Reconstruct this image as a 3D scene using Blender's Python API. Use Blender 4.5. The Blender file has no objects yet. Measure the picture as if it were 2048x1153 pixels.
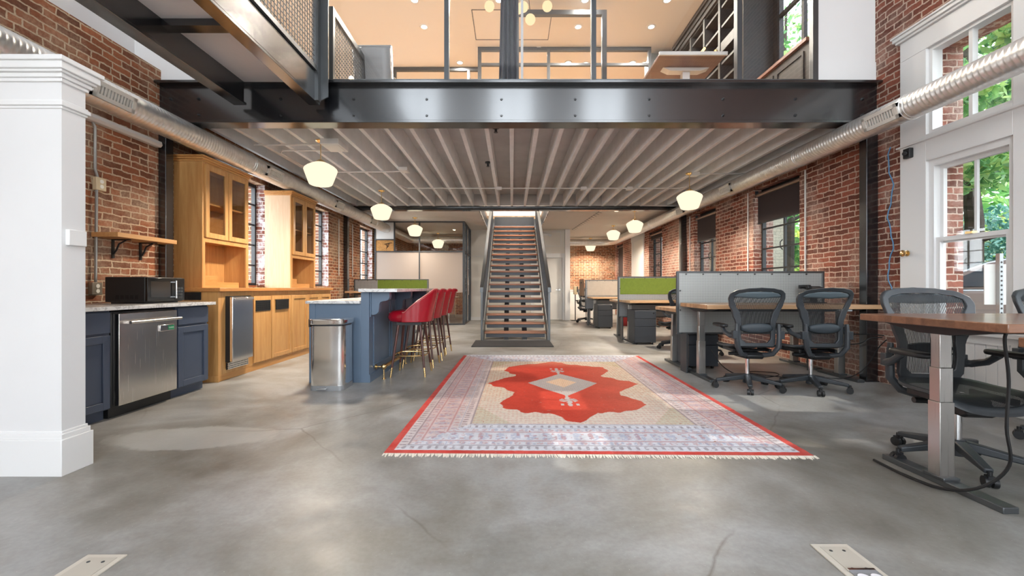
import bpy, bmesh, math, random
import numpy as np
from mathutils import Vector, Matrix, noise as mnoise
R = math.radians
random.seed(7)
rng = np.random.default_rng(7)
SC = bpy.context.scene
COL = SC.collection

# ------------------------------------------------------------------ camera, world, exposure, big lights
CAMZ = 1.06
cam_d = bpy.data.cameras.new('camera')
cam_d.sensor_fit = 'HORIZONTAL'; cam_d.sensor_width = 36.0
cam_d.lens = 36.0 * 860.0 / 2048.0
cam_d.clip_start = 0.05; cam_d.clip_end = 300
cam = bpy.data.objects.new('camera', cam_d); COL.objects.link(cam)
cam.location = (0, 0, CAMZ); cam.rotation_euler = (R(90), 0, 0)
SC.camera = cam

vs = SC.view_settings
vs.view_transform = 'Standard'; vs.look = 'None'; vs.gamma = 1.0; vs.use_curve_mapping = False
vs.exposure = 0.12
cy = SC.cycles
cy.use_denoising = True
cy.max_bounces = 8; cy.diffuse_bounces = 5; cy.glossy_bounces = 4
cy.transmission_bounces = 4; cy.transparent_max_bounces = 24
cy.sample_clamp_indirect = 6.0; cy.caustics_reflective = False; cy.caustics_refractive = False

w = bpy.data.worlds.new('daylight'); SC.world = w; w.use_nodes = True
nt = w.node_tree; nt.nodes.clear()
o_ = nt.nodes.new('ShaderNodeOutputWorld'); b_ = nt.nodes.new('ShaderNodeBackground')
tc_ = nt.nodes.new('ShaderNodeTexCoord'); sp_ = nt.nodes.new('ShaderNodeSeparateXYZ')
rp_ = nt.nodes.new('ShaderNodeValToRGB')
nt.links.new(tc_.outputs['Generated'], sp_.inputs[0]); nt.links.new(sp_.outputs['Z'], rp_.inputs[0])
rp_.color_ramp.elements[0].position = 0.0; rp_.color_ramp.elements[0].color = (0.80, 0.86, 0.88, 1)
rp_.color_ramp.elements[1].position = 0.6; rp_.color_ramp.elements[1].color = (0.72, 0.84, 1.0, 1)
nt.links.new(rp_.outputs[0], b_.inputs[0]); b_.inputs[1].default_value = 6.0
nt.links.new(b_.outputs[0], o_.inputs[0])

def area(name, loc, rot, sx, sy, power, col=(1, 1, 1), shape='RECTANGLE'):
    d = bpy.data.lights.new(name, 'AREA'); d.shape = shape; d.size = sx
    if shape in ('RECTANGLE', 'ELLIPSE'): d.size_y = sy
    d.energy = power; d.color = col
    o = bpy.data.objects.new(name, d); COL.objects.link(o)
    o.location = loc; o.rotation_euler = rot
    return o
PEND_W = 150; LOFT_W = 50
DAY = (0.93, 0.97, 1.0)
# storefront daylight: one per glazed bay of the front wall behind the viewer
for i_, x_ in enumerate((-2.75, 0.0, 2.75)):
    area('storefront_daylight', (x_, -3.12, 3.95), (R(90), 0, 0), 1.3, 6.8, 175, DAY)
# daylight at the tall windows of the wall nearer than the frame
area('side_window_daylight', (4.5, 0.95, 2.1), (R(90), 0, R(90)), 1.1, 2.8, 60, DAY)
# low sun reaching through the street trees
sd = bpy.data.lights.new('sun', 'SUN'); sd.energy = 2.6; sd.angle = R(0.6); sd.color = (1, 0.93, 0.80)
so = bpy.data.objects.new('sun', sd); COL.objects.link(so); so.location = (20, 0, 15)
so.rotation_euler = Vector((-0.80, 0.03, -0.60)).to_track_quat('-Z', 'Y').to_euler()
# daylight at the three steel windows behind the oak cupboards
for y_, p_ in ((6.38, 34), (8.8, 34), (11.8, 34)):
    area('left_window_daylight', (-4.55, y_, 1.95), (R(90), 0, R(-90)), 1.3, 1.7, p_, DAY)

# ------------------------------------------------------------------ helpers
def lin(c):
    return tuple((x / 12.92 if x <= 0.04045 else ((x + 0.055) / 1.055) ** 2.4) for x in c)
def rgb(r, g, b):
    return lin((r / 255, g / 255, b / 255)) + (1.0,)

class MB:
    def __init__(s): s.v = []; s.f = []
    def add(s, vs, fs):
        n = len(s.v); s.v += [tuple(p) for p in vs]; s.f += [tuple(i + n for i in f) for f in fs]; return s
    def box(s, x0, y0, z0, x1, y1, z1):
        e = random.random()*0.0005; x0 -= e; y0 -= e; z0 -= e; x1 += e; y1 += e; z1 += e
        return s.add([(x0,y0,z0),(x1,y0,z0),(x1,y1,z0),(x0,y1,z0),(x0,y0,z1),(x1,y0,z1),(x1,y1,z1),(x0,y1,z1)],
                     [(0,3,2,1),(4,5,6,7),(0,1,5,4),(1,2,6,5),(2,3,7,6),(3,0,4,7)])
    def obox(s, p, q, w, h, up=(0,0,1), w2=None, h2=None):
        p = Vector(p); q = Vector(q); d = (q - p).normalized(); up = Vector(up)
        a = d.cross(up).normalized(); b = a.cross(d).normalized()
        w2 = w if w2 is None else w2; h2 = h if h2 is None else h2
        vs = []
        for c, ww, hh in ((p, w, h), (q, w2, h2)):
            vs += [c - a*ww/2 - b*hh/2, c + a*ww/2 - b*hh/2, c + a*ww/2 + b*hh/2, c - a*ww/2 + b*hh/2]
        return s.add(vs, [(0,1,2,3),(7,6,5,4),(0,4,5,1),(1,5,6,2),(2,6,7,3),(3,7,4,0)])
    def cyl(s, p, q, r, r2=None, n=16, cap=True):
        p = Vector(p); q = Vector(q); d = (q - p).normalized()
        a = d.orthogonal().normalized(); b = d.cross(a)
        r2 = r if r2 is None else r2
        vs = [p + (a*math.cos(t) + b*math.sin(t))*r for t in (2*math.pi*i/n for i in range(n))]
        vs += [q + (a*math.cos(t) + b*math.sin(t))*r2 for t in (2*math.pi*i/n for i in range(n))]
        fs = [(i, (i+1) % n, n + (i+1) % n, n + i) for i in range(n)]
        if cap: fs += [tuple(range(n-1, -1, -1)), tuple(range(n, 2*n))]
        return s.add(vs, fs)
    def tube(s, pts, r, n=8, closed=False):
        P = [Vector(p) for p in pts]; m = len(P); rr = r if isinstance(r, (list, tuple)) else [r]*m
        vs = []; prev = None
        for i in range(m):
            if closed: d = P[(i+1) % m] - P[i-1]
            else: d = P[min(i+1, m-1)] - P[max(i-1, 0)]
            d.normalize()
            a = d.orthogonal().normalized() if prev is None else (prev - d*prev.dot(d)).normalized()
            prev = a; b = d.cross(a)
            vs += [P[i] + (a*math.cos(2*math.pi*k/n) + b*math.sin(2*math.pi*k/n))*rr[i] for k in range(n)]
        fs = []
        for i in range(m if closed else m-1):
            j = (i+1) % m
            fs += [(i*n+k, i*n+(k+1) % n, j*n+(k+1) % n, j*n+k) for k in range(n)]
        if not closed: fs += [tuple(range(n-1, -1, -1)), tuple((m-1)*n+k for k in range(n))]
        return s.add(vs, fs)
    def lathe(s, prof, c=(0,0,0), n=28, sx=1, sy=1):
        vs = []; m = len(prof)
        for r, z in prof:
            vs += [(c[0]+r*sx*math.cos(2*math.pi*k/n), c[1]+r*sy*math.sin(2*math.pi*k/n), c[2]+z) for k in range(n)]
        fs = [(i*n+k, i*n+(k+1) % n, (i+1)*n+(k+1) % n, (i+1)*n+k) for i in range(m-1) for k in range(n)]
        fs += [tuple(range(n-1, -1, -1)), tuple((m-1)*n+k for k in range(n))]
        return s.add(vs, fs)
    def prism(s, poly, axis, a, b):
        # poly: 2D points in the two remaining axes (in xyz order); extruded along axis a..b
        n = len(poly)
        def P(u, v, t): return {'x': (t,u,v), 'y': (u,t,v), 'z': (u,v,t)}[axis]
        vs = [P(u, v, a) for u, v in poly] + [P(u, v, b) for u, v in poly]
        fs = [(i, (i+1) % n, n+(i+1) % n, n+i) for i in range(n)] + [tuple(range(n-1, -1, -1)), tuple(range(n, 2*n))]
        return s.add(vs, fs)
    def grid(s, nu, nv, fn, closeu=False):
        vs = [fn(i/(nu if closeu else nu-1), j/(nv-1)) for j in range(nv) for i in range(nu)]
        fs = []
        for j in range(nv-1):
            for i in range(nu if closeu else nu-1):
                k = (i+1) % nu
                fs.append((j*nu+i, j*nu+k, (j+1)*nu+k, (j+1)*nu+i))
        return s.add(vs, fs)
    def ball(s, c, r, n=14, sz=(1,1,1)):
        prof = [(max(1e-4, math.sin(math.pi*i/n))*r, -math.cos(math.pi*i/n)*r*sz[2]) for i in range(n+1)]
        return s.lathe(prof, c, n+4, sz[0], sz[1])
    def holes(s, axis, t0, t1, u0, u1, v0, v1, hs):
        # slab normal to axis between t0,t1; (u,v) the other two axes; hs = [(u0,u1,v0,v1)]
        U = sorted({u0, u1} | {x for h in hs for x in h[:2] if u0 < x < u1}); V = sorted({v0, v1} | {x for h in hs for x in h[2:] if v0 < x < v1})
        for i in range(len(U)-1):
            j = 0
            while j < len(V)-1:
                um = (U[i]+U[i+1])/2
                def inside(jj):
                    vm = (V[jj]+V[jj+1])/2
                    return any(h[0] < um < h[1] and h[2] < vm < h[3] for h in hs)
                if inside(j): j += 1; continue
                k = j
                while k+1 < len(V)-1 and not inside(k+1): k += 1
                a, b, c, d = U[i], U[i+1], V[j], V[k+1]
                if axis == 'x': s.box(t0, a, c, t1, b, d)
                elif axis == 'y': s.box(a, t0, c, b, t1, d)
                else: s.box(a, c, t0, b, d, t1)
                j = k+1
        return s

ORG = {}
def mk(name, mb, mat, parent=None, origin=None, smooth=False, bevel=0.0, seg=2, sub=0, solid=0.0, angle=0.6):
    if parent is not None: org = ORG[parent.name]
    elif origin is not None: org = origin
    else:
        xs = [p[0] for p in mb.v]; ys = [p[1] for p in mb.v]; zs = [p[2] for p in mb.v]
        org = ((min(xs)+max(xs))/2, (min(ys)+max(ys))/2, min(zs))
    me = bpy.data.meshes.new(name)
    me.from_pydata([(p[0]-org[0], p[1]-org[1], p[2]-org[2]) for p in mb.v], [], mb.f)
    me.validate()
    bm = bmesh.new(); bm.from_mesh(me); bmesh.ops.recalc_face_normals(bm, faces=bm.faces); bm.to_mesh(me); bm.free()
    if mat is not None: me.materials.append(mat)
    o = bpy.data.objects.new(name, me); COL.objects.link(o)
    if smooth:
        me.shade_smooth()
        if not sub: me.set_sharp_from_angle(angle=angle)
    if solid:
        m = o.modifiers.new('thick', 'SOLIDIFY'); m.thickness = solid; m.offset = 0
    if bevel:
        m = o.modifiers.new('round', 'BEVEL'); m.width = bevel; m.segments = seg; m.limit_method = 'ANGLE'; m.angle_limit = R(35)
        if not smooth:
            me.shade_smooth(); me.set_sharp_from_angle(angle=R(30))
    if sub:
        m = o.modifiers.new('soft', 'SUBSURF'); m.levels = sub; m.render_levels = sub
    if parent is not None: o.parent = parent
    else: o.location = org
    ORG[o.name] = org
    return o
def tag(o, label, cat, group=None, kind=None):
    o['label'] = label; o['category'] = cat
    if group: o['group'] = group
    if kind: o['kind'] = kind
    return o
def thing(name, label, cat, loc=(0,0,0), group=None):
    o = bpy.data.objects.new(name, None); COL.objects.link(o); o.location = loc
    o.empty_display_size = 0.1
    ORG[o.name] = tuple(loc)
    return tag(o, label, cat, group)
def solo(name, mb, mat, label, cat, group=None, **k):
    return tag(mk(name, mb, mat, **k), label, cat, group)
def struct(name, mb, mat, parent=None, **k):
    if parent is None: k.setdefault('origin', (0,0,0))
    o = mk(name, mb, mat, parent, **k)
    if parent is None: o['kind'] = 'structure'
    return o
def dup(root, loc, rz, label, group=None, dz=None):
    def cp(o, p):
        c = o.copy(); COL.objects.link(c); c.parent = p
        for ch in kids.get(o.name, []): cp(ch, c)
        return c
    kids = {}
    for o in bpy.data.objects:
        if o.parent is not None: kids.setdefault(o.parent.name, []).append(o)
    r = cp(root, None); r.location = loc; r.rotation_euler = (0, 0, rz)
    r['label'] = label
    if group: r['group'] = group
    return r

# ------------------------------------------------------------------ materials
def new_mat(name):
    m = bpy.data.materials.new(name); m.use_nodes = True
    nt = m.node_tree; nt.nodes.clear()
    out = nt.nodes.new('ShaderNodeOutputMaterial')
    return m, nt, out
def N(nt, t, **k):
    n = nt.nodes.new('ShaderNode' + t)
    for a, b in k.items(): setattr(n, a, b)
    return n
def setin(n, **k):
    for a, b in k.items(): n.inputs[a.replace('_', ' ')].default_value = b
def ramp(nt, fac, stops):
    r = N(nt, 'ValToRGB'); e = r.color_ramp.elements
    q = [(p, c if len(c) == 4 else tuple(c)+(1,)) for p, c in stops]
    if q[0][0] > q[-1][0]: q.reverse()
    e[1].position = q[-1][0]; e[1].color = q[-1][1]; e[0].position = q[0][0]; e[0].color = q[0][1]
    for p, c in q[1:-1]:
        el = e.new(p); el.color = c
    nt.links.new(fac, r.inputs[0]); return r.outputs[0]
def math_(nt, op, a, b=None, c=None):
    n = N(nt, 'Math', operation=op)
    for i, x in enumerate((a, b, c)):
        if x is None: continue
        if isinstance(x, (int, float)): n.inputs[i].default_value = x
        else: nt.links.new(x, n.inputs[i])
    return n.outputs[0]
def mixc(nt, fac, a, b, mode='MIX'):
    n = N(nt, 'MixRGB', blend_type=mode)
    for i, x in enumerate((fac, a, b)):
        if isinstance(x, (int, float)): n.inputs[i].default_value = x if i == 0 else (x, x, x, 1)
        elif isinstance(x, tuple): n.inputs[i].default_value = x
        else: nt.links.new(x, n.inputs[i])
    return n.outputs[0]
def objco(nt): return N(nt, 'TexCoord').outputs['Object']
def scaled(nt, vec, s, rot=(0,0,0)):
    m = N(nt, 'Mapping'); m.inputs['Scale'].default_value = s; m.inputs['Rotation'].default_value = rot
    nt.links.new(vec, m.inputs[0]); return m.outputs[0]
def noise(nt, vec, scale, detail=4, rough=0.55, dist=0.0):
    n = N(nt, 'TexNoise'); setin(n, Scale=scale, Detail=detail, Roughness=rough, Distortion=dist)
    nt.links.new(vec, n.inputs['Vector']); return n.outputs['Fac']
def bump(nt, h, strength=0.3, dist=0.01):
    b = N(nt, 'Bump'); setin(b, Strength=strength, Distance=dist); nt.links.new(h, b.inputs['Height']); return b.outputs[0]
def princ(nt, out, col=None, rough=0.5, metal=0.0, normal=None, spec=None, coat=None, emit=None, estr=0.0):
    p = N(nt, 'BsdfPrincipled')
    for key, x in (('Base Color', col), ('Roughness', rough), ('Metallic', metal)):
        if x is None: continue
        if isinstance(x, (int, float, tuple)): p.inputs[key].default_value = x
        else: nt.links.new(x, p.inputs[key])
    if spec is not None: p.inputs['Specular IOR Level'].default_value = spec
    if coat is not None: p.inputs['Coat Weight'].default_value = coat; p.inputs['Coat Roughness'].default_value = 0.12
    if normal is not None: nt.links.new(normal, p.inputs['Normal'])
    if emit is not None: p.inputs['Emission Color'].default_value = emit; p.inputs['Emission Strength'].default_value = estr
    nt.links.new(p.outputs[0], out.inputs[0]); return p
MATS = {}
def plain(name, col, rough=0.5, metal=0.0, spec=None, coat=None, var=0.0, nscale=6.0, bmp=0.0, bscale=60.0):
    if name in MATS: return MATS[name]
    m, nt, out = new_mat(name); c = col; nrm = None
    if var or bmp: v = objco(nt)
    if var:
        f = noise(nt, v, nscale, 5)
        c = ramp(nt, f, [(0.3, tuple(x*(1-var) for x in col[:3])), (0.7, tuple(min(1, x*(1+var)) for x in col[:3]))])
    if bmp: nrm = bump(nt, noise(nt, v, bscale, 3), bmp, 0.004)
    princ(nt, out, c, rough, metal, nrm, spec, coat); MATS[name] = m; return m
def wood(name, c1, c2, axis='y', rough=0.42, scale=1.0, coat=None, strip=0.0):
    m, nt, out = new_mat(name); v = objco(nt)
    s = {'x': (1.2, 16, 16), 'y': (16, 1.2, 16), 'z': (16, 16, 1.2)}[axis]
    vv = scaled(nt, v, tuple(q*scale for q in s))
    f1 = noise(nt, vv, 1.0, 5, 0.6, 1.2)
    f2 = noise(nt, scaled(nt, v, tuple(q*scale*4 for q in s)), 1.5, 3, 0.6)
    f = math_(nt, 'ADD', math_(nt, 'MULTIPLY', f1, 0.75), math_(nt, 'MULTIPLY', f2, 0.25))
    c = ramp(nt, f, [(0.32, c1), (0.66, c2)])
    if strip:
        st = N(nt, 'TexWhiteNoise', noise_dimensions='1D'); sep = N(nt, 'SeparateXYZ'); nt.links.new(v, sep.inputs[0])
        ax = {'x': 'Y', 'y': 'X', 'z': 'X'}[axis]
        nt.links.new(math_(nt, 'FLOOR', math_(nt, 'DIVIDE', sep.outputs[ax], strip)), st.inputs['W'])
        c = mixc(nt, 1.0, c, ramp(nt, st.outputs['Value'], [(0, (0.72, 0.70, 0.66)), (1, (1.1, 1.08, 1.05))]), 'MULTIPLY')
    princ(nt, out, c, rough, 0, bump(nt, f, 0.12, 0.003), None, coat); MATS[name] = m; return m
def brick_mat(name, c1, c2, mortar, smear=0.35, tint=(1,1,1), seed=0.0, white=0.0):
    m, nt, out = new_mat(name); v = objco(nt)
    sep = N(nt, 'SeparateXYZ'); nt.links.new(v, sep.inputs[0])
    comb = N(nt, 'CombineXYZ')
    nt.links.new(math_(nt, 'ADD', math_(nt, 'ADD', sep.outputs['X'], sep.outputs['Y']), seed), comb.inputs[0])
    nt.links.new(sep.outputs['Z'], comb.inputs[1])
    nz = N(nt, 'TexNoise'); setin(nz, Scale=9.0, Detail=5.0, Roughness=0.62); nt.links.new(v, nz.inputs['Vector'])
    sub = N(nt, 'VectorMath', operation='SUBTRACT'); nt.links.new(nz.outputs['Color'], sub.inputs[0]); sub.inputs[1].default_value = (.5, .5, .5)
    sc = N(nt, 'VectorMath', operation='SCALE'); nt.links.new(sub.outputs[0], sc.inputs[0]); sc.inputs['Scale'].default_value = 0.042
    ad = N(nt, 'VectorMath', operation='ADD'); nt.links.new(comb.outputs[0], ad.inputs[0]); nt.links.new(sc.outputs[0], ad.inputs[1])
    b = N(nt, 'TexBrick'); nt.links.new(ad.outputs[0], b.inputs['Vector'])
    setin(b, Scale=1.0, Color1=c1, Color2=c2, Mortar=mortar)
    b.inputs['Mortar Size'].default_value = 0.0085; b.inputs['Mortar Smooth'].default_value = 0.35
    b.inputs['Bias'].default_value = 0.0; b.inputs['Brick Width'].default_value = 0.212; b.inputs['Row Height'].default_value = 0.0665
    b.offset = 0.5; b.squash = 0.52; b.squash_frequency = 6
    pat = noise(nt, v, 1.3, 6, 0.65); fine = noise(nt, v, 38, 5, 0.7)
    dirt = ramp(nt, fine, [(0.25, (0.62, 0.60, 0.58)), (0.7, (1.12, 1.1, 1.08))])
    c = mixc(nt, 0.75, b.outputs['Color'], dirt, 'MULTIPLY')
    big = noise(nt, v, 0.55, 3, 0.5)
    c = mixc(nt, 0.5, c, ramp(nt, big, [(0.3, (0.72, 0.66, 0.64)), (0.7, (1.2, 1.14, 1.08))]), 'MULTIPLY')
    sm = math_(nt, 'MULTIPLY', ramp(nt, pat, [(0.47, (0, 0, 0)), (0.66, (1, 1, 1))]), math_(nt, 'ADD', math_(nt, 'MULTIPLY', fine, 1.8), -0.35))
    c = mixc(nt, math_(nt, 'MULTIPLY', sm, smear), c, mortar)
    if white:
        wf = ramp(nt, noise(nt, v, 9, 6, 0.7), [(0.62-0.4*white, (1, 1, 1)), (0.78-0.3*white, (0, 0, 0))])
        c = mixc(nt, wf, c, rgb(226, 228, 236))
    c = mixc(nt, 1.0, c, tint + (1,), 'MULTIPLY')
    h = math_(nt, 'ADD', math_(nt, 'MULTIPLY', b.outputs['Fac'], -1.0), math_(nt, 'MULTIPLY', fine, 0.6))
    princ(nt, out, c, 0.85, 0, bump(nt, h, 0.7, 0.012), 0.25); MATS[name] = m; return m
def glass_mat(name, tint=(1, 1, 1), refl=0.08, rough=0.02, milky=0.0, milk=(0.9, 0.9, 0.9)):
    m, nt, out = new_mat(name)
    t = N(nt, 'BsdfTransparent'); t.inputs[0].default_value = tint + (1,)
    g = N(nt, 'BsdfGlossy'); g.inputs['Roughness'].default_value = rough; g.inputs[0].default_value = (1, 1, 1, 1)
    fr = N(nt, 'LayerWeight'); fr.inputs[0].default_value = 0.5
    mx = N(nt, 'MixShader')
    nt.links.new(math_(nt, 'ADD', math_(nt, 'MULTIPLY', math_(nt, 'POWER', fr.outputs['Facing'], 4.0), 0.6), refl*0.6), mx.inputs[0])
    nt.links.new(t.outputs[0], mx.inputs[1]); nt.links.new(g.outputs[0], mx.inputs[2]); last = mx
    if milky:
        d = N(nt, 'BsdfTranslucent'); d.inputs[0].default_value = milk + (1,)
        d2 = N(nt, 'BsdfDiffuse'); d2.inputs[0].default_value = milk + (1,)
        a = N(nt, 'MixShader'); a.inputs[0].default_value = 0.5; nt.links.new(d.outputs[0], a.inputs[1]); nt.links.new(d2.outputs[0], a.inputs[2])
        mm = N(nt, 'MixShader'); mm.inputs[0].default_value = milky
        nt.links.new(mx.outputs[0], mm.inputs[1]); nt.links.new(a.outputs[0], mm.inputs[2]); last = mm
    nt.links.new(last.outputs[0], out.inputs[0]); MATS[name] = m; return m
def mesh_mat(name, col, pitch, solid, axis, rough=0.5, axis2=None):
    # woven fabric: threads along one or two axes with see-through gaps
    m, nt, out = new_mat(name); v = objco(nt); sep = N(nt, 'SeparateXYZ'); nt.links.new(v, sep.inputs[0])
    def thread(ax):
        return math_(nt, 'LESS_THAN', math_(nt, 'FRACT', math_(nt, 'DIVIDE', sep.outputs[ax], pitch)), solid)
    f = thread(axis)
    if axis2: f = math_(nt, 'MAXIMUM', f, thread(axis2))
    t = N(nt, 'BsdfTransparent'); p = N(nt, 'BsdfPrincipled'); p.inputs['Base Color'].default_value = col; p.inputs['Roughness'].default_value = rough
    mx = N(nt, 'MixShader'); nt.links.new(f, mx.inputs[0]); nt.links.new(t.outputs[0], mx.inputs[1]); nt.links.new(p.outputs[0], mx.inputs[2])
    nt.links.new(mx.outputs[0], out.inputs[0]); MATS[name] = m; return m
def emis(name, col, s):
    m, nt, out = new_mat(name); e = N(nt, 'Emission'); e.inputs[0].default_value = col; e.inputs[1].default_value = s
    nt.links.new(e.outputs[0], out.inputs[0]); MATS[name] = m; return m

def brushed(name, col, rough=0.28, axis='z', amt=0.35):
    m, nt, out = new_mat(name); v = objco(nt)
    s = {'x': (2, 220, 220), 'y': (220, 2, 220), 'z': (220, 220, 2)}[axis]
    f = noise(nt, scaled(nt, v, s), 1.0, 2)
    princ(nt, out, col, ramp(nt, f, [(0.2, (rough*(1-amt*0.4),)*3), (0.8, (rough*(1+amt*0.4),)*3)]), 1.0); MATS[name] = m; return m
def spiral_duct(name, axis):
    m, nt, out = new_mat(name); v = objco(nt); sep = N(nt, 'SeparateXYZ'); nt.links.new(v, sep.inputs[0])
    sp = noise(nt, v, 14, 4)
    g = ramp(nt, sp, [(0.3, (0.70, 0.69, 0.67)), (0.7, (0.86, 0.85, 0.83))])
    princ(nt, out, g, 0.33, 0.82); MATS[name] = m; return m
def pegboard(name, col, pitch=0.0148, hole=0.30):
    m, nt, out = new_mat(name); v = objco(nt); sep = N(nt, 'SeparateXYZ'); nt.links.new(v, sep.inputs[0])
    def cell(ax): return math_(nt, 'SUBTRACT', math_(nt, 'FRACT', math_(nt, 'DIVIDE', sep.outputs[ax], pitch)), 0.5)
    a = cell('X'); b = cell('Z')
    d = math_(nt, 'SQRT', math_(nt, 'ADD', math_(nt, 'MULTIPLY', a, a), math_(nt, 'MULTIPLY', b, b)))
    f = math_(nt, 'LESS_THAN', d, hole)
    princ(nt, out, mixc(nt, f, col, tuple(x*0.22 for x in col[:3]) + (1,)), 0.4, 0.35); MATS[name] = m; return m

def concrete():
    m, nt, out = new_mat('polished_concrete'); v = objco(nt)
    big = noise(nt, v, 0.55, 6, 0.62, 0.4); mid = noise(nt, v, 3.2, 6, 0.65, 0.3); fine = noise(nt, v, 45, 3, 0.6)
    c = ramp(nt, big, [(0.34, rgb(108, 104, 97)), (0.46, rgb(138, 136, 131)), (0.56, rgb(162, 163, 162)), (0.68, rgb(136, 129, 118))])
    c = mixc(nt, 0.55, c, ramp(nt, mid, [(0.3, (0.66, 0.64, 0.61)), (0.7, (1.16, 1.16, 1.16))]), 'MULTIPLY')
    c = mixc(nt, 0.35, c, ramp(nt, fine, [(0.3, (0.75, 0.75, 0.75)), (0.65, (1.1, 1.1, 1.1))]), 'MULTIPLY')
    spk = N(nt, 'TexVoronoi'); setin(spk, Scale=26.0); nt.links.new(v, spk.inputs['Vector'])
    c = mixc(nt, ramp(nt, spk.outputs['Distance'], [(0.03, (0.6, 0.6, 0.6)), (0.06, (0, 0, 0))]), c, rgb(196, 196, 192))
    # pale worn patch beside the kitchen run
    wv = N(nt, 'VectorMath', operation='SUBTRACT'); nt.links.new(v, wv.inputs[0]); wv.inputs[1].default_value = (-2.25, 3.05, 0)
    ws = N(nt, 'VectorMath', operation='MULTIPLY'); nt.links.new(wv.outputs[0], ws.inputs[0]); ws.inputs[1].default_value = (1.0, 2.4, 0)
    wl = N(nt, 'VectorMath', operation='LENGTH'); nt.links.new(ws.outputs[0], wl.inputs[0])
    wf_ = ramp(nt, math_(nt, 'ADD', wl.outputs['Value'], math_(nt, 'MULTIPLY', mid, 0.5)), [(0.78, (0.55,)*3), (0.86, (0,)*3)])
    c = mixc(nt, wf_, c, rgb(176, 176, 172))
    # cracks
    nz = N(nt, 'TexNoise'); setin(nz, Scale=2.2, Detail=4.0, Roughness=0.55); nt.links.new(v, nz.inputs['Vector'])
    ad = N(nt, 'VectorMath', operation='MULTIPLY_ADD'); nt.links.new(nz.outputs['Color'], ad.inputs[0]); ad.inputs[1].default_value = (0.13, 0.13, 0); nt.links.new(v, ad.inputs[2])
    vo = N(nt, 'TexVoronoi', feature='DISTANCE_TO_EDGE', voronoi_dimensions='2D'); setin(vo, Scale=0.36); nt.links.new(ad.outputs[0], vo.inputs['Vector'])
    cr = ramp(nt, vo.outputs['Distance'], [(0.0008, (1, 1, 1)), (0.0032, (0, 0, 0))])
    gate = ramp(nt, noise(nt, v, 0.7, 2), [(0.44, (0, 0, 0)), (0.54, (1, 1, 1))])
    cr = math_(nt, 'MULTIPLY', math_(nt, 'MULTIPLY', cr, gate), 0.55)
    c = mixc(nt, cr, c, rgb(84, 76, 66))
    ro = ramp(nt, mid, [(0.3, (0.30,)*3), (0.7, (0.50,)*3)])
    princ(nt, out, c, ro, 0, bump(nt, math_(nt, 'ADD', math_(nt, 'MULTIPLY', mid, 0.5), math_(nt, 'MULTIPLY', cr, -0.6)), 0.06, 0.01), 0.4)
    return m
def marble():
    m, nt, out = new_mat('white_marble'); v = objco(nt)
    f = noise(nt, v, 5, 8, 0.65, 1.8)
    c = ramp(nt, f, [(0.40, rgb(226, 226, 224)), (0.49, rgb(214, 213, 211)), (0.52, rgb(168, 166, 166)), (0.55, rgb(222, 222, 220))])
    princ(nt, out, c, 0.18); return m

WHITE = plain('white_paint', rgb(222, 222, 222), 0.5, var=0.02, nscale=2)
TRIMW = plain('white_trim_paint', rgb(228, 228, 227), 0.35)
WARMW = plain('warm_white_plaster', rgb(228, 224, 216), 0.6)
JOIST = plain('painted_timber', rgb(226, 227, 227), 0.65, var=0.06, nscale=5, bmp=0.2, bscale=30)
DECK = plain('painted_deck', rgb(200, 200, 199), 0.75, var=0.08, nscale=3, bmp=0.2, bscale=25)
BLACK = plain('black_steel', rgb(20, 21, 24), 0.24, 0.0, 0.9, 0.8, var=0.08, nscale=8, bmp=0.05, bscale=30)
BLACKM = plain('black_metal', rgb(30, 31, 33), 0.38)
GREYST = plain('grey_steel', rgb(96, 99, 101), 0.35, 0.7, var=0.05)
DGREY = plain('dark_grey_steel', rgb(70, 73, 77), 0.4, 0.4, var=0.05)
GALV = brushed('galvanised_leg', (0.55, 0.54, 0.52, 1), 0.3, 'z')
STEEL = brushed('stainless_steel', (0.72, 0.69, 0.66, 1), 0.25, 'z')
STEELX = brushed('stainless_polished', (0.78, 0.77, 0.76, 1), 0.13, 'z', 0.25)
CHROME = plain('chrome', (0.85, 0.85, 0.86, 1), 0.12, 1.0)
BRASS = plain('brass', (0.80, 0.56, 0.26, 1), 0.25, 1.0)
NAVY = plain('slate_blue_paint', rgb(66, 76, 94), 0.42, var=0.03)
ISLE = plain('island_blue_paint', rgb(92, 110, 130), 0.42, var=0.03)
OAK = wood('golden_oak', rgb(180, 128, 72), rgb(204, 158, 100), 'z', 0.38)
OAKY = wood('golden_oak_rail', rgb(180, 126, 68), rgb(202, 152, 92), 'y', 0.38)
OAKP = wood('raw_oak_ply', rgb(206, 172, 138), rgb(222, 192, 160), 'z', 0.6)
CNTR = wood('oak_counter', rgb(170, 112, 60), rgb(196, 138, 80), 'y', 0.35)
SHELFW = wood('shelf_board', rgb(196, 142, 86), rgb(214, 166, 110), 'y', 0.45)
DESKW = wood('butcher_block', rgb(176, 136, 100), rgb(204, 166, 128), 'x', 0.35, strip=0.045)
DESKD = wood('walnut_block', rgb(108, 70, 50), rgb(140, 98, 72), 'x', 0.28, strip=0.045, coat=0.4)
TREADW = wood('stair_wood', rgb(140, 92, 66), rgb(176, 124, 94), 'x', 0.4)
MARBLE = marble()
CONC = concrete()
BRICK_R = brick_mat('old_red_brick', rgb(160, 98, 80), rgb(104, 64, 54), rgb(206, 184, 168), 0.9)
BRICK_B = brick_mat('warm_brick', rgb(170, 108, 76), rgb(112, 72, 54), rgb(206, 186, 160), 0.85, seed=3.3)
BRICK_W = brick_mat('limewashed_brick', rgb(142, 84, 68), rgb(120, 72, 60), rgb(214, 208, 204), 0.6, white=0.75)
BRICK_C = brick_mat('cream_brick', rgb(214, 214, 196), rgb(204, 206, 188), rgb(196, 198, 182), 0.2)
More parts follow.
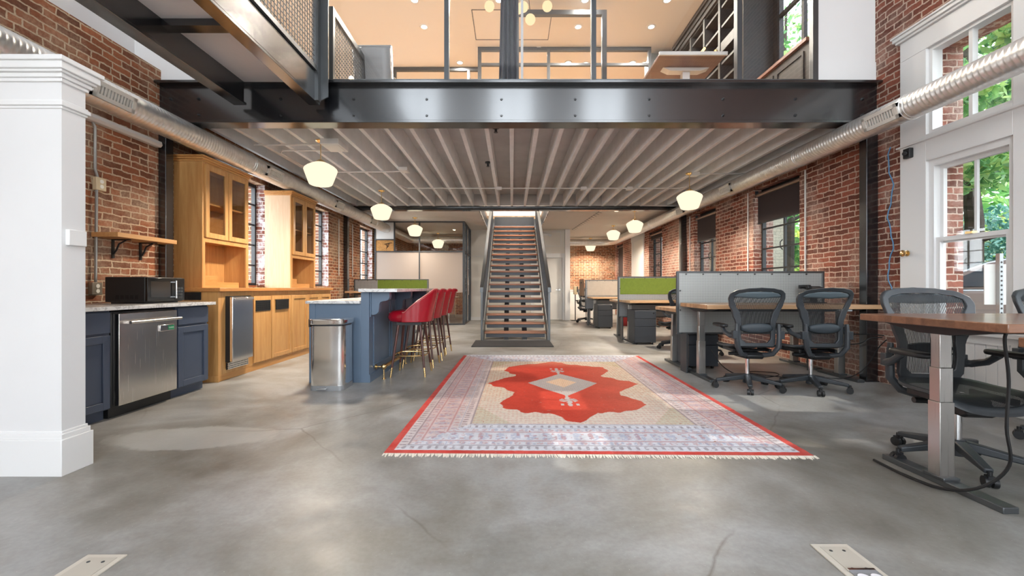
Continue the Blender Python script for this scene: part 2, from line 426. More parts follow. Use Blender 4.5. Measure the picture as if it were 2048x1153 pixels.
GLASS = glass_mat('clear_glass', refl=0.05)
GLASSC = glass_mat('cabinet_glass', (0.9, 0.88, 0.84), 0.08)
FROST = glass_mat('frosted_glass', (0.9, 0.88, 0.85), 0.06, 0.12, 0.86, (0.74, 0.66, 0.60))
CHAIRP = plain('graphite_plastic', rgb(52, 56, 60), 0.42, var=0.04)
CHAIRD = plain('black_plastic', rgb(28, 29, 31), 0.45)
MESHB = mesh_mat('pellicle_back', rgb(26, 28, 30), 0.0085, 0.66, 'X', 0.6)
MESHS = mesh_mat('pellicle_seat', rgb(38, 40, 42), 0.006, 0.86, 'X')
PADB = plain('lumbar_rubber', rgb(50, 58, 64), 0.55)
MESHW = plain('grey_mesh_paint', rgb(92, 96, 99), 0.5)
RED = plain('red_vinyl', rgb(152, 10, 30), 0.22, 0, 0.6, coat=0.3)
LEGW = wood('stool_walnut', rgb(58, 28, 22), rgb(86, 44, 34), 'z', 0.3)
PEG = pegboard('perforated_panel', rgb(188, 192, 190))
PEGD = pegboard('perforated_panel_far', rgb(170, 174, 176))
GREENF = plain('green_felt', rgb(104, 124, 48), 0.95, var=0.08, nscale=25, bmp=0.2, bscale=200)
GREYF = plain('grey_felt', rgb(186, 180, 170), 0.9, var=0.04, nscale=10)
PED = plain('charcoal_cabinet', rgb(48, 52, 58), 0.5)
SHADEM = emis('opal_shade', (1.0, 0.87, 0.62, 1), 1.12)
BULB = emis('globe_glow', (1.0, 0.74, 0.42, 1), 1.1)
DUCTY = spiral_duct('spiral_duct', 'Y'); DUCTX = spiral_duct('spiral_duct_cross', 'X')
VENTW = plain('register_white', rgb(206, 202, 194), 0.45)
BEIGE = plain('beige_plastic', rgb(214, 196, 160), 0.5)
CABLE = plain('black_cable', rgb(20, 20, 21), 0.5)
BLINDM = plain('dark_blind', rgb(52, 42, 42), 0.85)
LOFTG = plain('loft_grey_paint', rgb(50, 51, 51), 0.55)
SHADOWG = plain('loft_shade_grey', rgb(26, 27, 28), 0.6)  # shade inside the bookcase cubbies, put into a darker grey
# ================================================================== THE SETTING
XL, XR, YB, YF, ZC = -4.0, 4.14, 17.3, -3.0, 6.0
ZH = 7.6                        # ceiling of the tall front space
LH = 3.40                       # loft floor
b = MB().box(-4.4, YF, -0.12, 4.5, 17.6, 0)
struct('floor', b, CONC)

# --- left wall: brick up to a ledge, plaster above
LW = [(5.80, 6.96), (8.20, 9.37), (11.3, 12.30)]
b = MB().holes('x', XL-0.3, XL, YF, 17.6, 0, 3.54, [(a, c, 1.10, 2.72) for a, c in LW])
struct('wall_left', b, BRICK_B)
struct('wall_left_upper', MB().box(-4.6, YF, 3.54, -4.3, 17.6, ZH), WHITE)
# lime-washed reveals of the left windows
for i, (a, c) in enumerate(LW):
    b = MB().box(XL-0.18, c-0.004, 1.10, XL-0.001, c+0.02, 2.72)
    struct('trim_%d' % (40+i), b, BRICK_W)

# --- right wall with its openings
RW = [(6.19, 7.375), (8.74, 9.77), (11.87, 13.0), (16.05, 17.0)]
big = [(3.53, 4.27, 0.66, 2.33), (3.53, 4.27, 2.58, 3.45), (2.30, 3.04, 0.66, 2.33), (2.30, 3.04, 2.58, 3.45),
       (0.45, 1.45, 0.80, 3.2)]
b = MB().holes('x', XR, XR+0.34, YF, 17.6, 0, ZH, [(a, c, 1.05, 2.74) for a, c in RW] + big + [(4.99, 7.8, 4.2, 5.95)])
struct('wall_right', b, BRICK_R)
# back walls
struct('wall_back', MB().box(-4.3, YB, 0, 4.5, YB+0.25, 3.0), BRICK_B)
struct('baseboard_back', MB().box(1.9, YB-0.05, 0, 4.14, YB, 0.95).box(1.9, YB-0.07, 0.95, 4.14, YB, 0.99), TRIMW)
struct('wall_partition', MB().holes('y', 14.2, 14.35, -1.39, 1.88, 0, 2.98, [(0.72, 1.66, 0, 2.06)]).box(1.74, 14.1, 0, 1.90, 17.3, 2.98), WARMW)
b = MB()
b.box(-1.38, 14.185, 2.10, 0.62, 14.2, 2.115); b.box(-1.38, 14.17, 0, 0.62, 14.2, 0.10)
b.box(0.62, 14.16, 0, 0.72, 14.2, 2.16).box(1.66, 14.16, 0, 1.78, 14.2, 2.16).box(0.60, 14.16, 2.06, 1.80, 14.2, 2.20)
b.box(1.74, 14.06, 0, 1.90, 14.10, 2.98)
b.box(0.95, 14.18, 2.44, 1.62, 14.2, 2.455).box(0.95, 14.18, 2.90, 1.62, 14.2, 2.915).box(0.95, 14.18, 2.44, 0.965, 14.2, 2.91).box(1.605, 14.18, 2.44, 1.62, 14.2, 2.91)
struct('trim_1', b, TRIMW)
d = struct('door_1', MB().box(0.725, 14.22, 0.01, 1.655, 14.26, 2.055), plain('door_white', rgb(232, 230, 225), 0.45))
mk('handle', MB().cyl((1.57, 14.22, 1.0), (1.57, 14.16, 1.0), 0.012).box(1.45, 14.15, 0.99, 1.58, 14.165, 1.01).cyl((1.57, 14.22, 1.0), (1.57, 14.21, 1.0), 0.03), CHROME, d)

# --- white panelled wall end in front, with cornice and base
Yp0, Yp1, Xp = 2.43, 2.565, -2.545
struct('wall_end', MB().box(-4.0, Yp0, 0, Xp, Yp1, 2.35), WHITE)
b = MB().box(-4.0, Yp0-0.02, 0, Xp+0.02, Yp1+0.03, 0.205).box(-4.0, Yp0-0.013, 0.205, Xp+0.013, Yp1+0.02, 0.235).box(-4.0, Yp0-0.006, 0.235, Xp+0.006, Yp1+0.01, 0.25)
struct('baseboard_end', b, TRIMW, bevel=0.003)
b = MB()
for z0, z1, o in ((2.325, 2.352, .060), (2.285, 2.325, .048), (2.27, 2.285, .036), (2.245, 2.27, .022), (2.225, 2.245, .012),
                  (2.115, 2.125, .010), (2.09, 2.115, .018), (2.075, 2.09, .008)):
    b.box(-4.0, Yp0-o, z0, Xp+o, Yp1+o, z1)
struct('trim_2', b, TRIMW, bevel=0.004)

# --- front wall with storefront bays (behind the viewer)
bays = [(-3.4, -2.1, 0.5, 7.3), (-0.65, 0.65, 0.5, 7.3), (2.1, 3.4, 0.5, 7.3)]
struct('wall_front', MB().holes('y', YF-0.1, YF, -4.6, 4.5, 0, ZH, bays), WHITE)
b = MB()
for x0, x1, z0, z1 in bays:
    for t in (0.0, 0.5, 1.0):
        x = x0+(x1-x0)*t; b.box(x-0.03, YF-0.08, z0, x+0.03, YF-0.02, z1)
    for z in (z0, 2.4, z1): b.box(x0, YF-0.08, z-0.03, x1, YF-0.02, z+0.03)
struct('window_9', b, BLACKM)

# --- ceilings
GY_ = 4.90
struct('wall_bulkhead', MB().box(-4.4, GY_, ZC, 4.16, GY_+0.12, ZH), WHITE)
struct('ceiling_tall', MB().box(-4.6, YF-0.1, ZH, 4.5, GY_+0.12, ZH+0.1), WHITE)
struct('ceiling', MB().box(-4.6, GY_+0.1, ZC, 4.5, 17.6, ZC+0.1), plain('loft_ceiling', rgb(236, 230, 222), 0.7))
ST = (-0.80, 0.92, 10.5, 13.95)       # stair opening
lc = struct('ceiling_lower', MB().holes('z', 3.26, 3.30, XL-0.3, XR+0.05, 4.98, 10.2, []), DECK)
jx = []
for i in range(19):
    x = -2.76 + i*0.307 - 0.62
    if -3.9 < x < 4.0: jx.append(x)
for k, x in enumerate([-3.67 + 0.3055*i for i in range(26)]):
    if x > 4.05: break
    mk('joist', MB().box(x-0.027, 4.99, 2.995, x+0.027, 10.17, 3.26), JOIST, lc, bevel=0.003)
mk('blocking', MB().box(XL, 10.10, 3.0, XR, 10.14, 3.26), plain('blocking_paint', rgb(190, 188, 184), 0.7), lc)
b = MB()
y = 10.34
while y < YB:
    y2 = min(y+0.158, YB)
    b.holes('z', 2.98, 3.02, XL, XR, y, y2-0.006, [(ST[0], ST[1], ST[2], ST[3])] if y < ST[3] else [])
    y += 0.16
b.holes('z', 2.986, 3.02, XL, XR, 10.34, YB, [ST])
struct('ceiling_back', b, plain('beadboard_paint', rgb(214, 208, 200), 0.6))
# loft floor
struct('floor_loft', MB().holes('z', 3.30, LH, XL-0.3, XR+0.05, 5.02, YB, [ST]), wood('loft_floor', rgb(170, 142, 112), rgb(196, 168, 138), 'y', 0.4, strip=0.09))
b = MB().box(ST[0]-0.02, ST[2], 2.98, ST[0], ST[3], LH).box(ST[1], ST[2], 2.98, ST[1]+0.02, ST[3], LH)
struct('trim_3', b, GREYST)

# --- loft front: plaster returns, glazing, mullions
GY = 4.90
struct('wall_loft_left', MB().box(-4.4, GY, LH, -3.05, GY+0.12, ZC).box(-3.05, GY, 5.55, -2.2, GY+0.12, ZC), WHITE)
struct('wall_loft_right', MB().box(3.47, GY, LH, 4.16, GY+0.12, ZC).box(3.46, GY-0.012, LH, 4.15, GY, 3.63), WHITE)
wf = struct('window_1', MB().box(-2.2, GY-0.03, LH-0.005, 3.47, GY+0.03, LH+0.03).box(3.41, GY-0.03, LH, 3.47, GY+0.03, ZC).box(-2.21, GY-0.03, LH, -2.13, GY+0.03, ZC), GREYST)
for x in (-0.74, 0.925, 2.57): mk('mullion', MB().box(x-0.026, GY-0.045, LH-0.01, x+0.026, GY+0.03, ZC), DGREY, wf)
for a, c in ((-2.13, -0.766), (-0.714, 0.899), (0.951, 2.544), (2.596, 3.41)):
    mk('pane', MB().box(a, GY-0.005, LH+0.03, c, GY+0.005, ZC), GLASS, wf)
# loft back and sides
struct('wall_loft_back', MB().box(-4.4, 14.0, LH, 4.2, 14.1, ZC), plain('loft_warm_wall', rgb(236, 218, 176), 0.6))

# --- frames inside the loft
def bar_frame(name, bars, label):
    b = MB()
    for q in bars: b.box(*q)
    return solo(name, b, DGREY, label, 'frame')
t = 0.03
bar_frame('steel_door_frame', [(0.05, 7.44, LH, 0.12, 7.52, 5.88), (1.56, 7.44, LH, 1.64, 7.52, 5.88), (0.05, 7.44, 5.80, 1.64, 7.52, 5.88)],
          'tall dark steel doorway frame standing inside the loft behind the curtain')
bar_frame('glazed_screen_frame', [(-0.70, 8.8, LH, -0.63, 8.87, 6.0), (-0.70, 8.8, 5.93, 2.85, 8.87, 6.0), (0.72, 8.8, LH, 0.78, 8.87, 6.0), (2.79, 8.8, LH, 2.85, 8.87, 6.0), (-0.70, 8.8, 5.62, 2.85, 8.86, 5.67)],
          'wide dark screen frame across the loft in front of the yellow back room')
bar_frame('low_screen_frame', [(-2.65, 9.6, 5.92, -0.72, 9.67, 6.0), (-1.0, 9.6, LH, -0.94, 9.67, 6.0), (-2.65, 9.6, LH, -2.59, 9.67, 6.0)],
          'thin dark glazing frame beside the grey loft chair')

# ------------------------------------------------------------------ windows
def steel_window(n, x, y0, y1, z0, z1, side, blind=None, rows=5):
    xx = x + (0.17 if side > 0 else -0.17)
    b = MB(); t = 0.028
    for y in (y0, (y0+y1)/2, y1): b.box(xx-0.02, y-t/2, z0, xx+0.02, y+t/2, z1)
    for k in range(rows+1):
        z = z0 + (z1-z0)*k/rows; b.box(xx-0.018, y0, z-0.011, xx+0.018, y1, z+0.011)
    for y in (y0+0.015, y1-0.015): b.box(xx-0.03, y-0.02, z0, xx+0.03, y+0.02, z1)
    b.box(xx-0.03, y0, z0, xx+0.03, y1, z0+0.04).box(xx-0.03, y0, z1-0.05, xx+0.03, y1, z1)
    wv = struct('window_%d' % n, b, BLACKM)
    mk('pane', MB().box(xx-0.004, y0, z0, xx+0.004, y1, z1), GLASS, wv)
    ym = (y0+y1)/2; xi = xx - side*0.03
    mk('latch', MB().tube([(xi, ym+0.02, z0+0.62), (xi-side*0.03, ym+0.03, z0+0.66), (xi-side*0.03, ym+0.03, z0+0.74), (xi, ym+0.02, z0+0.78)], 0.008), BLACKM, wv)
    return wv
for i, (a, c) in enumerate(RW[:3]): steel_window(2+i, XR, a, c, 1.05, 2.74, 1)
steel_window(5, XR, RW[3][0], RW[3][1], 1.05, 2.74, 1)
for i, (a, c) in enumerate(LW): steel_window(6+i, XL, a, c, 1.10, 2.72, -1)

def blind(y0, y1, z0, ztop, where):
    x = XR + 0.05
    t = thing('roller_blind', 'dark brown roller blind %s' % where, 'blind', (x, (y0+y1)/2, ztop), 'dark roller blinds')
    mk('tube', MB().cyl((x, y0+0.01, ztop), (x, y1-0.01, ztop), 0.028), plain('blind_tube', rgb(150, 130, 118), 0.35, 0.6), t, smooth=True)
    mk('fabric', MB().box(x+0.012, y0+0.03, z0, x+0.016, y1-0.03, ztop), BLINDM, t)
    mk('hem_bar', MB().box(x+0.006, y0+0.03, z0-0.012, x+0.022, y1-0.03, z0+0.006), BLACKM, t)
    mk('bracket', MB().box(x-0.02, y0, ztop-0.03, x+0.03, y0+0.01, ztop+0.08).box(x-0.02, y1-0.01, ztop-0.03, x+0.03, y1, ztop+0.08), BLACKM, t)
blind(RW[0][0], RW[0][1], 2.16, 2.64, 'over the steel window beside the black post')
blind(RW[1][0], RW[1][1], 2.10, 2.62, 'over the middle steel window behind the tall grey panel')
blind(RW[2][0], RW[2][1], 2.50, 2.64, 'at the top of the window past the second post')
blind(RW[3][0], RW[3][1], 1.30, 2.64, 'almost closed in the far brick corner')

# --- big double-hung window with casing
X0 = XR - 0.03
def cbox(b, y0, z0, y1, z1, th=0.03): b.box(XR-th, y0, z0, XR+0.001, y1, z1)
b = MB()
cbox(b, 4.27, 0.0, 4.555, 3.44); cbox(b, 3.04, 0.66, 3.53, 3.44); cbox(b, 1.45, 0.66, 2.30, 3.44); cbox(b, 0.0, 0.66, 0.45, 3.44)
cbox(b, 0.0, 3.44, 4.555, 3.64); cbox(b, 2.30, 2.32, 3.04, 2.585); cbox(b, 3.53, 2.32, 4.27, 2.585); cbox(b, 0.0, 0.0, 4.27, 0.66, 0.022)
cbox(b, 0.0, 3.64, 4.585, 3.665, 0.055); cbox(b, 0.0, 3.665, 4.60, 3.70, 0.075); cbox(b, 0.0, 3.70, 4.61, 3.72, 0.09)
cbox(b, 2.0, 2.525, 4.575, 2.545, 0.06); cbox(b, 0.0, 0.64, 4.40, 0.68, 0.06)
struct('trim_4', b, TRIMW, bevel=0.004)
b = MB()
for y0, y1 in ((3.55, 4.25), (2.32, 3.02)):
    y = y0
    while y < y1-0.02: cbox(b, y+0.004, 0.10, min(y+0.085, y1), 0.57, 0.028); y += 0.09
    cbox(b, y0, 0.57, y1, 0.585, 0.036)
struct('trim_5', b, TRIMW)
def hung(n, y0, y1):
    wv = struct('window_%d' % n, MB().box(XR+0.0, y0, 0.66, XR+0.12, y0+0.05, 2.33).box(XR, y1-0.05, 0.66, XR+0.12, y1, 2.33).box(XR, y0, 2.26, XR+0.12, y1, 2.33).box(XR, y0, 0.66, XR+0.12, y1, 0.72)
                .box(XR, y0, 2.58, XR+0.1, y0+0.035, 3.45).box(XR, y1-0.035, 2.58, XR+0.1, y1, 3.45).box(XR, y0, 3.41, XR+0.1, y1, 3.45).box(XR, y0, 2.58, XR+0.1, y1, 2.62), TRIMW)
    ym = (y0+y1)/2
    s = MB()
    def sash(x, z0, z1, t):
        s.box(x, y0+0.05, z0, x+0.035, y0+0.05+t, z1).box(x, y1-0.05-t, z0, x+0.035, y1-0.05, z1).box(x, y0+0.05, z0, x+0.035, y1-0.05, z0+t).box(x, y0+0.05, z1-t, x+0.035, y1-0.05, z1)
    sash(XR+0.06, 1.50, 2.26, 0.035); s.box(XR+0.065, ym-0.011, 1.50, XR+0.09, ym+0.011, 2.26)
    mk('upper_sash', s, TRIMW, wv); s = MB(); sash(XR+0.02, 0.72, 1.555, 0.04); mk('lower_sash', s, TRIMW, wv)
    mk('transom_bar', MB().box(XR+0.02, ym-0.016, 2.62, XR+0.07, ym+0.016, 3.41), TRIMW, wv)
    mk('pane', MB().box(XR+0.075, y0+0.05, 1.5, XR+0.079, y1-0.05, 2.26), GLASS, wv)
    mk('pane', MB().box(XR+0.036, y0+0.05, 0.72, XR+0.040, y1-0.05, 1.5), GLASS, wv)
    mk('pane', MB().box(XR+0.05, y0+0.03, 2.62, XR+0.054, y1-0.03, 3.41), GLASS, wv)
    mk('sash_lock', MB().box(XR-0.0, ym-0.03, 1.555, XR+0.05, ym+0.03, 1.575), BRASS, wv)
hung(10, 3.53, 4.27); hung(11, 2.30, 3.04)
# loft side window
b = MB()
for y in (5.2, 5.725, 6.25): b.box(3.87, y-0.025, 4.28, 3.92, y+0.025, 5.75)
for z in (4.28, 5.0, 5.75): b.box(3.872, 5.2, z-0.025, 3.918, 6.25, z+0.025)
wv = struct('window_12', b, LOFTG); mk('pane', MB().box(3.892, 5.2, 4.28, 3.896, 6.25, 5.75), GLASS, wv)

# right-wall white door with frame, far along
b = MB().box(XR-0.03, 13.45, 0, XR+0.0, 13.60, 2.62).box(XR-0.03, 14.65, 0, XR, 14.80, 2.62).box(XR-0.04, 13.42, 2.62, XR, 14.83, 2.80).box(XR-0.02, 13.6, 2.08, XR, 14.65, 2.14)
struct('trim_6', b, TRIMW)
d = struct('door_2', MB().box(XR-0.015, 13.6, 0, XR, 14.65, 2.62), plain('door_white', rgb(232, 230, 225), 0.45))
mk('handle', MB().box(XR-0.05, 13.66, 0.98, XR-0.015, 13.70, 1.12), BLACKM, d)

# ------------------------------------------------------------------ structural steel
def i_beam_x(name, label, x0, x1, y0, y1, z0, z1, tf=0.03, bolts=None, mat=BLACK):
    t = thing(name, label, 'steel beam', ((x0+x1)/2, (y0+y1)/2, z0))
    ym = (y0+y1)/2
    mk('lower_flange', MB().box(x0, y0, z0, x1, y1, z0+tf), mat, t, bevel=0.004)
    mk('upper_flange', MB().box(x0, y0, z1-tf, x1, y1, z1), mat, t, bevel=0.004)
    mk('web', MB().box(x0, ym-0.012, z0+tf, x1, ym+0.012, z1-tf), mat, t)
    for x in bolts or ():
        for dz in (0.115, 0.30):
            bb = MB(); bb.cyl((x, ym-0.012, z0+dz), (x, ym-0.03, z0+dz), 0.017, n=6); bb.cyl((x, ym-0.03, z0+dz), (x, ym-0.04, z0+dz), 0.009, n=8)
            mk('bolt', bb, mat, t)
    return t
i_beam_x('steel_girder', 'deep glossy black steel beam under the loft glazing', -4.04, 4.16, 4.80, 4.985, 2.91, 3.388,
         bolts=[-3.88, -3.56, -2.63, -1.80, -0.97, -0.12, 0.72, 1.56, 2.40, 3.22, 3.98])
i_beam_x('steel_girder', 'second black steel beam across the far ends of the white joists', -4.04, 4.14, 10.17, 10.34, 2.908, 3.0, tf=0.02)
def post(name, x0, x1, y0, y1, z1, label):
    t = thing(name, label, 'steel post', ((x0+x1)/2, (y0+y1)/2, 0))
    mk('shaft', MB().box(x0, y0, 0, x1, y1, z1), BLACK, t, bevel=0.006)
    mk('base_plate', MB().box(x0-0.02, y0-0.02, 0, x1+0.02 if x1 < 4 else x1, y1+0.02, 0.012), BLACK, t)
post('steel_post', 4.007, 4.139, 4.86, 4.965, 2.905, 'black steel post between the brick wall and the tall white window')
post('steel_post', -3.999, -3.912, 4.86, 4.97, 2.905, 'black steel post beside the glazed oak cupboard and wall shelf')
post('steel_post', 4.01, 4.139, 10.2, 10.31, 2.88, 'slim steel post on the far brick wall between two windows')
post('steel_post', -3.999, -3.90, 10.2, 10.31, 2.88, 'slim black post past the oak cupboards on the brick wall')

# ------------------------------------------------------------------ catwalk overhead
t = thing('steel_catwalk', 'black steel catwalk overhead with white soffit panels and mesh side', 'catwalk', (-2.6, 2.0, 3.1))
def runner(x0, x1, xw):
    b = MB().box(x0, -2.9, 3.10, x1, 4.795, 3.125).box(xw-0.012, -2.9, 3.125, xw+0.012, 4.795, 3.40).box(x0, -2.9, 3.40, x1, 4.795, 3.42)
    return b
mk('runner', runner(-3.10, -2.96, -3.0), BLACK, t, bevel=0.003)
mk('runner', runner(-2.26, -2.14, -2.152), BLACK, t, bevel=0.003)
for y in (0.6, 2.15, 3.72): mk('cross_bar', MB().box(-3.0, y-0.055, 3.30, -2.15, y+0.055, 3.36), BLACK, t)
mk('soffit', MB().box(-2.99, -2.9, 3.36, -2.16, 4.795, 3.385), plain('soffit_white', rgb(228, 225, 226), 0.7, var=0.04, nscale=1.5), t)
mk('end_plate', MB().prism([(-2.142, 3.10), (-2.02, 3.16), (-2.02, 4.45), (-2.142, 4.45)], 'y', 4.72, 4.735), GREYST, t)
mk('rail_post', MB().box(-2.16, 4.66, 3.10, -2.10, 4.72, 4.5).box(-2.16, 2.6, 3.40, -2.11, 2.65, 4.5), GREYST, t)
mk('bottom_rail', MB().box(-2.155, -2.9, 3.42, -2.115, 4.68, 3.47).box(-2.155, -2.9, 4.42, -2.115, 4.68, 4.47), GREYST, t)
b = MB(); y = -2.9
while y < 4.64: b.box(-2.137, y-0.003, 3.47, -2.131, y+0.003, 4.42); y += 0.052
z = 3.52
while z < 4.40: b.box(-2.137, -2.9, z-0.003, -2.131, 4.64, z+0.003); z += 0.052
mk('mesh_panel', b, MESHW, t)

# inner loft railing
t = thing('mesh_railing', 'dark mesh railing running into the loft beside the grey chair', 'railing', (-2.1, 5.5, LH))
mk('frame', MB().box(-2.13, 5.0, LH+0.06, -2.08, 6.1, LH+0.13).box(-2.13, 5.0, LH+0.86, -2.08, 6.1, LH+0.94).box(-2.13, 5.0, LH, -2.08, 5.06, LH+0.94).box(-2.13, 6.04, LH, -2.08, 6.1, LH+0.94), GREYST, t)
b = MB(); y = 5.1
while y < 6.0: b.box(-2.108, y-0.004, LH+0.13, -2.102, y+0.004, LH+0.86); y += 0.05
z = LH+0.17
while z < LH+0.86: b.box(-2.108, 5.06, z-0.004, -2.102, 6.04, z+0.004); z += 0.05
mk('mesh_panel', b, MESHW, t)
# ------------------------------------------------------------------ spiral ducts
def duct_y(name, label, x, z, r, y0, y1, mat, rings, elbow=None):
    t = thing(name, label, 'duct', (x, (y0+y1)/2, z))
    pts = [(x, y0, z), (x, y1, z)]
    prof = []; yy = y0
    while yy < y1:
        prof += [(r, yy), (r, yy+0.016), (r+0.0022, yy+0.022), (r+0.0022, yy+0.030), (r, yy+0.036)]; yy += 0.042
    b = MB(); n = 40
    for k, (q, yy) in enumerate(prof):
        tw = yy*1.2
        b.v += [(x+q*math.cos(2*math.pi*i/n+tw), yy+0.10*(i/n if i < n/2 else 1-i/n), z+q*math.sin(2*math.pi*i/n+tw)) for i in range(n)]
    b.f = [(j*n+i, j*n+(i+1) % n, (j+1)*n+(i+1) % n, (j+1)*n+i) for j in range(len(prof)-1) for i in range(n)]
    mk('pipe', b, mat, t, smooth=True, angle=1.5)
    for y in rings:
        mk('coupling', MB().cyl((x, y-0.035, z), (x, y+0.035, z), r+0.004, n=40).cyl((x, y-0.004, z), (x, y+0.004, z), r+0.009, n=40), mat, t, smooth=True)
    return t
tl = duct_y('spiral_duct', 'silver spiral duct over the oak cupboards along the brick wall', -3.62, 2.775, 0.128, -2.9, 15.0, DUCTY, [0.9, 2.4, 5.9, 8.9, 11.2])
mk('elbow', MB().tube([(-3.62, 14.95, 2.775), (-3.60, 15.12, 2.775), (-3.53, 15.24, 2.775), (-3.40, 15.32, 2.775), (-3.2, 15.35, 2.775)], 0.128, 32), DUCTX, tl, smooth=True)
mk('cross_run', MB().cyl((-3.25, 15.35, 2.775), (-1.5, 15.35, 2.775), 0.128, n=32), DUCTX, tl, smooth=True)
tr = duct_y('spiral_duct', 'silver spiral duct along the wall with the tall white window', 3.76, 2.775, 0.12, -2.9, 15.7, DUCTY, [1.9, 4.05, 5.6, 7.4, 9.0, 11.5])
mk('elbow', MB().tube([(3.76, 15.65, 2.775), (3.73, 15.9, 2.775), (3.62, 16.1, 2.775), (3.42, 16.22, 2.775), (3.2, 16.25, 2.775)], 0.12, 32), DUCTX, tr, smooth=True)
mk('cross_run', MB().cyl((3.25, 16.25, 2.775), (1.92, 16.25, 2.775), 0.12, n=32), DUCTX, tr, smooth=True)
def register(x, z, r, y, side, tilt, where, L=0.40, W=0.14):
    # curved-face register on a duct: tilt = angle of its face below the horizontal
    t = thing('duct_register', 'pale slotted air register on the spiral duct %s' % where, 'vent', (x, y, z), 'air registers on the ducts')
    a = R(tilt); n = Vector((side*math.cos(a), 0, -math.sin(a))); u = Vector((side*math.sin(a), 0, math.cos(a)))
    c = Vector((x, y, z)) + n*(r+0.012)
    def P(s, v, d): q = c + u*v + n*d; return (q.x, q.y+s, q.z)
    def bar(s0, s1, v0, v1, d0, d1):
        return [P(s0,v0,d0),P(s1,v0,d0),P(s1,v1,d0),P(s0,v1,d0),P(s0,v0,d1),P(s1,v0,d1),P(s1,v1,d1),P(s0,v1,d1)]
    F = [(0,3,2,1),(4,5,6,7),(0,1,5,4),(1,2,6,5),(2,3,7,6),(3,0,4,7)]
    fr = MB(); e = 0.035
    for q in ((-L/2, L/2, -W/2, -W/2+e), (-L/2, L/2, W/2-e, W/2), (-L/2, -L/2+e, -W/2, W/2), (L/2-e, L/2, -W/2, W/2)): fr.add(bar(*q, -0.05, 0.006), F)
    mk('frame', fr, VENTW, t)
    mk('backing', MB().add(bar(-L/2+e, L/2-e, -W/2+e, W/2-e, -0.03, -0.025), F), SHADOWG, t)  # dark sheet standing in for the shade between the louvers
    lv = MB(); k = 11
    for i in range(k):
        s = -L/2+e + (L-2*e)*(i+0.5)/k; lv.add(bar(s-0.008, s+0.008, -W/2+e, W/2-e, -0.02, 0.0), F)
    mk('louver', lv, VENTW, t)
register(-3.62, 2.775, 0.128, 3.78, 1, 14, 'beside the white wall end')
register(-3.62, 2.775, 0.128, 6.35, 1, 16, 'between the two oak cupboards')
register(-3.62, 2.775, 0.128, 8.75, 1, 16, 'past the second oak cupboard', 0.36)
register(-3.62, 2.775, 0.128, 10.9, 1, 16, 'near the slim black post', 0.36)
register(3.76, 2.775, 0.12, 4.25, -1, 16, 'in front of the tall white window')
register(3.76, 2.775, 0.12, 7.35, -1, 16, 'above the steel window with the blind', 0.36)
register(3.76, 2.775, 0.12, 9.35, -1, 16, 'above the middle steel window', 0.36)

# ------------------------------------------------------------------ schoolhouse pendants
SP = [(0.06, 0.175), (0.075, 0.172), (0.12, 0.152), (0.17, 0.122), (0.198, 0.098), (0.207, 0.078), (0.200, 0.052), (0.172, -0.028), (0.146, -0.098), (0.138, -0.112), (0.118, -0.122)]
def pendant(x, y, zc, zceil, label, k=1.0):
    t = thing('pendant_lamp', label, 'pendant lamp', (x, y, zceil), 'opal schoolhouse pendants')
    mk('canopy', MB().lathe([(0.001, 0.0), (0.062, 0.0), (0.065, -0.012), (0.05, -0.026), (0.012, -0.034), (0.01, -0.04)], (x, y, zceil), 24), BRASS, t, smooth=True)
    mk('rod', MB().cyl((x, y, zc+0.17), (x, y, zceil-0.03), 0.006, n=10), BRASS, t, smooth=True)
    mk('fitter', MB().lathe([(0.001, 0.215), (0.03, 0.21), (0.055, 0.19), (0.062, 0.165), (0.001, 0.16)], (x, y, zc), 24), BRASS, t, smooth=True)
    n = 36; bb = MB(); vs_ = []
    for r, z in SP: vs_ += [(x+r*math.cos(2*math.pi*k/n), y+r*math.sin(2*math.pi*k/n), zc+z) for k in range(n)]
    bb.add(vs_, [(i*n+k, i*n+(k+1) % n, (i+1)*n+(k+1) % n, (i+1)*n+k) for i in range(len(SP)-1) for k in range(n)])
    mk('shade', bb, SHADEM, t, smooth=True, angle=1.2)
    area('pendant_bulb', (x, y, zc-0.10), (0, 0, 0), 0.2, 0.2, PEND_W*0.55*k, (1.0, 0.86, 0.70), 'DISK')

pendant(-2.50, 5.62, 2.525, 2.99, 'opal schoolhouse pendant above the stainless bin, white box on its ceiling mount')
pendant(-2.58, 8.5, 2.54, 2.99, 'opal schoolhouse pendant just before the second black beam')
pendant(-2.64, 11.7, 2.60, 2.98, 'opal schoolhouse pendant hanging in front of the glass office', 0.35)
pendant(-2.58, 15.0, 2.58, 2.98, 'opal schoolhouse pendant seen inside the glass office', 0.45)
pendant(2.98, 7.22, 2.51, 2.99, 'opal schoolhouse pendant over the desks beside the tall grey panel')
pendant(3.04, 10.65, 2.56, 2.98, 'opal schoolhouse pendant over the green-panelled desks')
pendant(3.11, 13.2, 2.66, 2.98, 'opal schoolhouse pendant over the far pale-panelled desks')
pendant(3.02, 16.55, 2.61, 2.98, 'opal schoolhouse pendant beside the far brick wall')

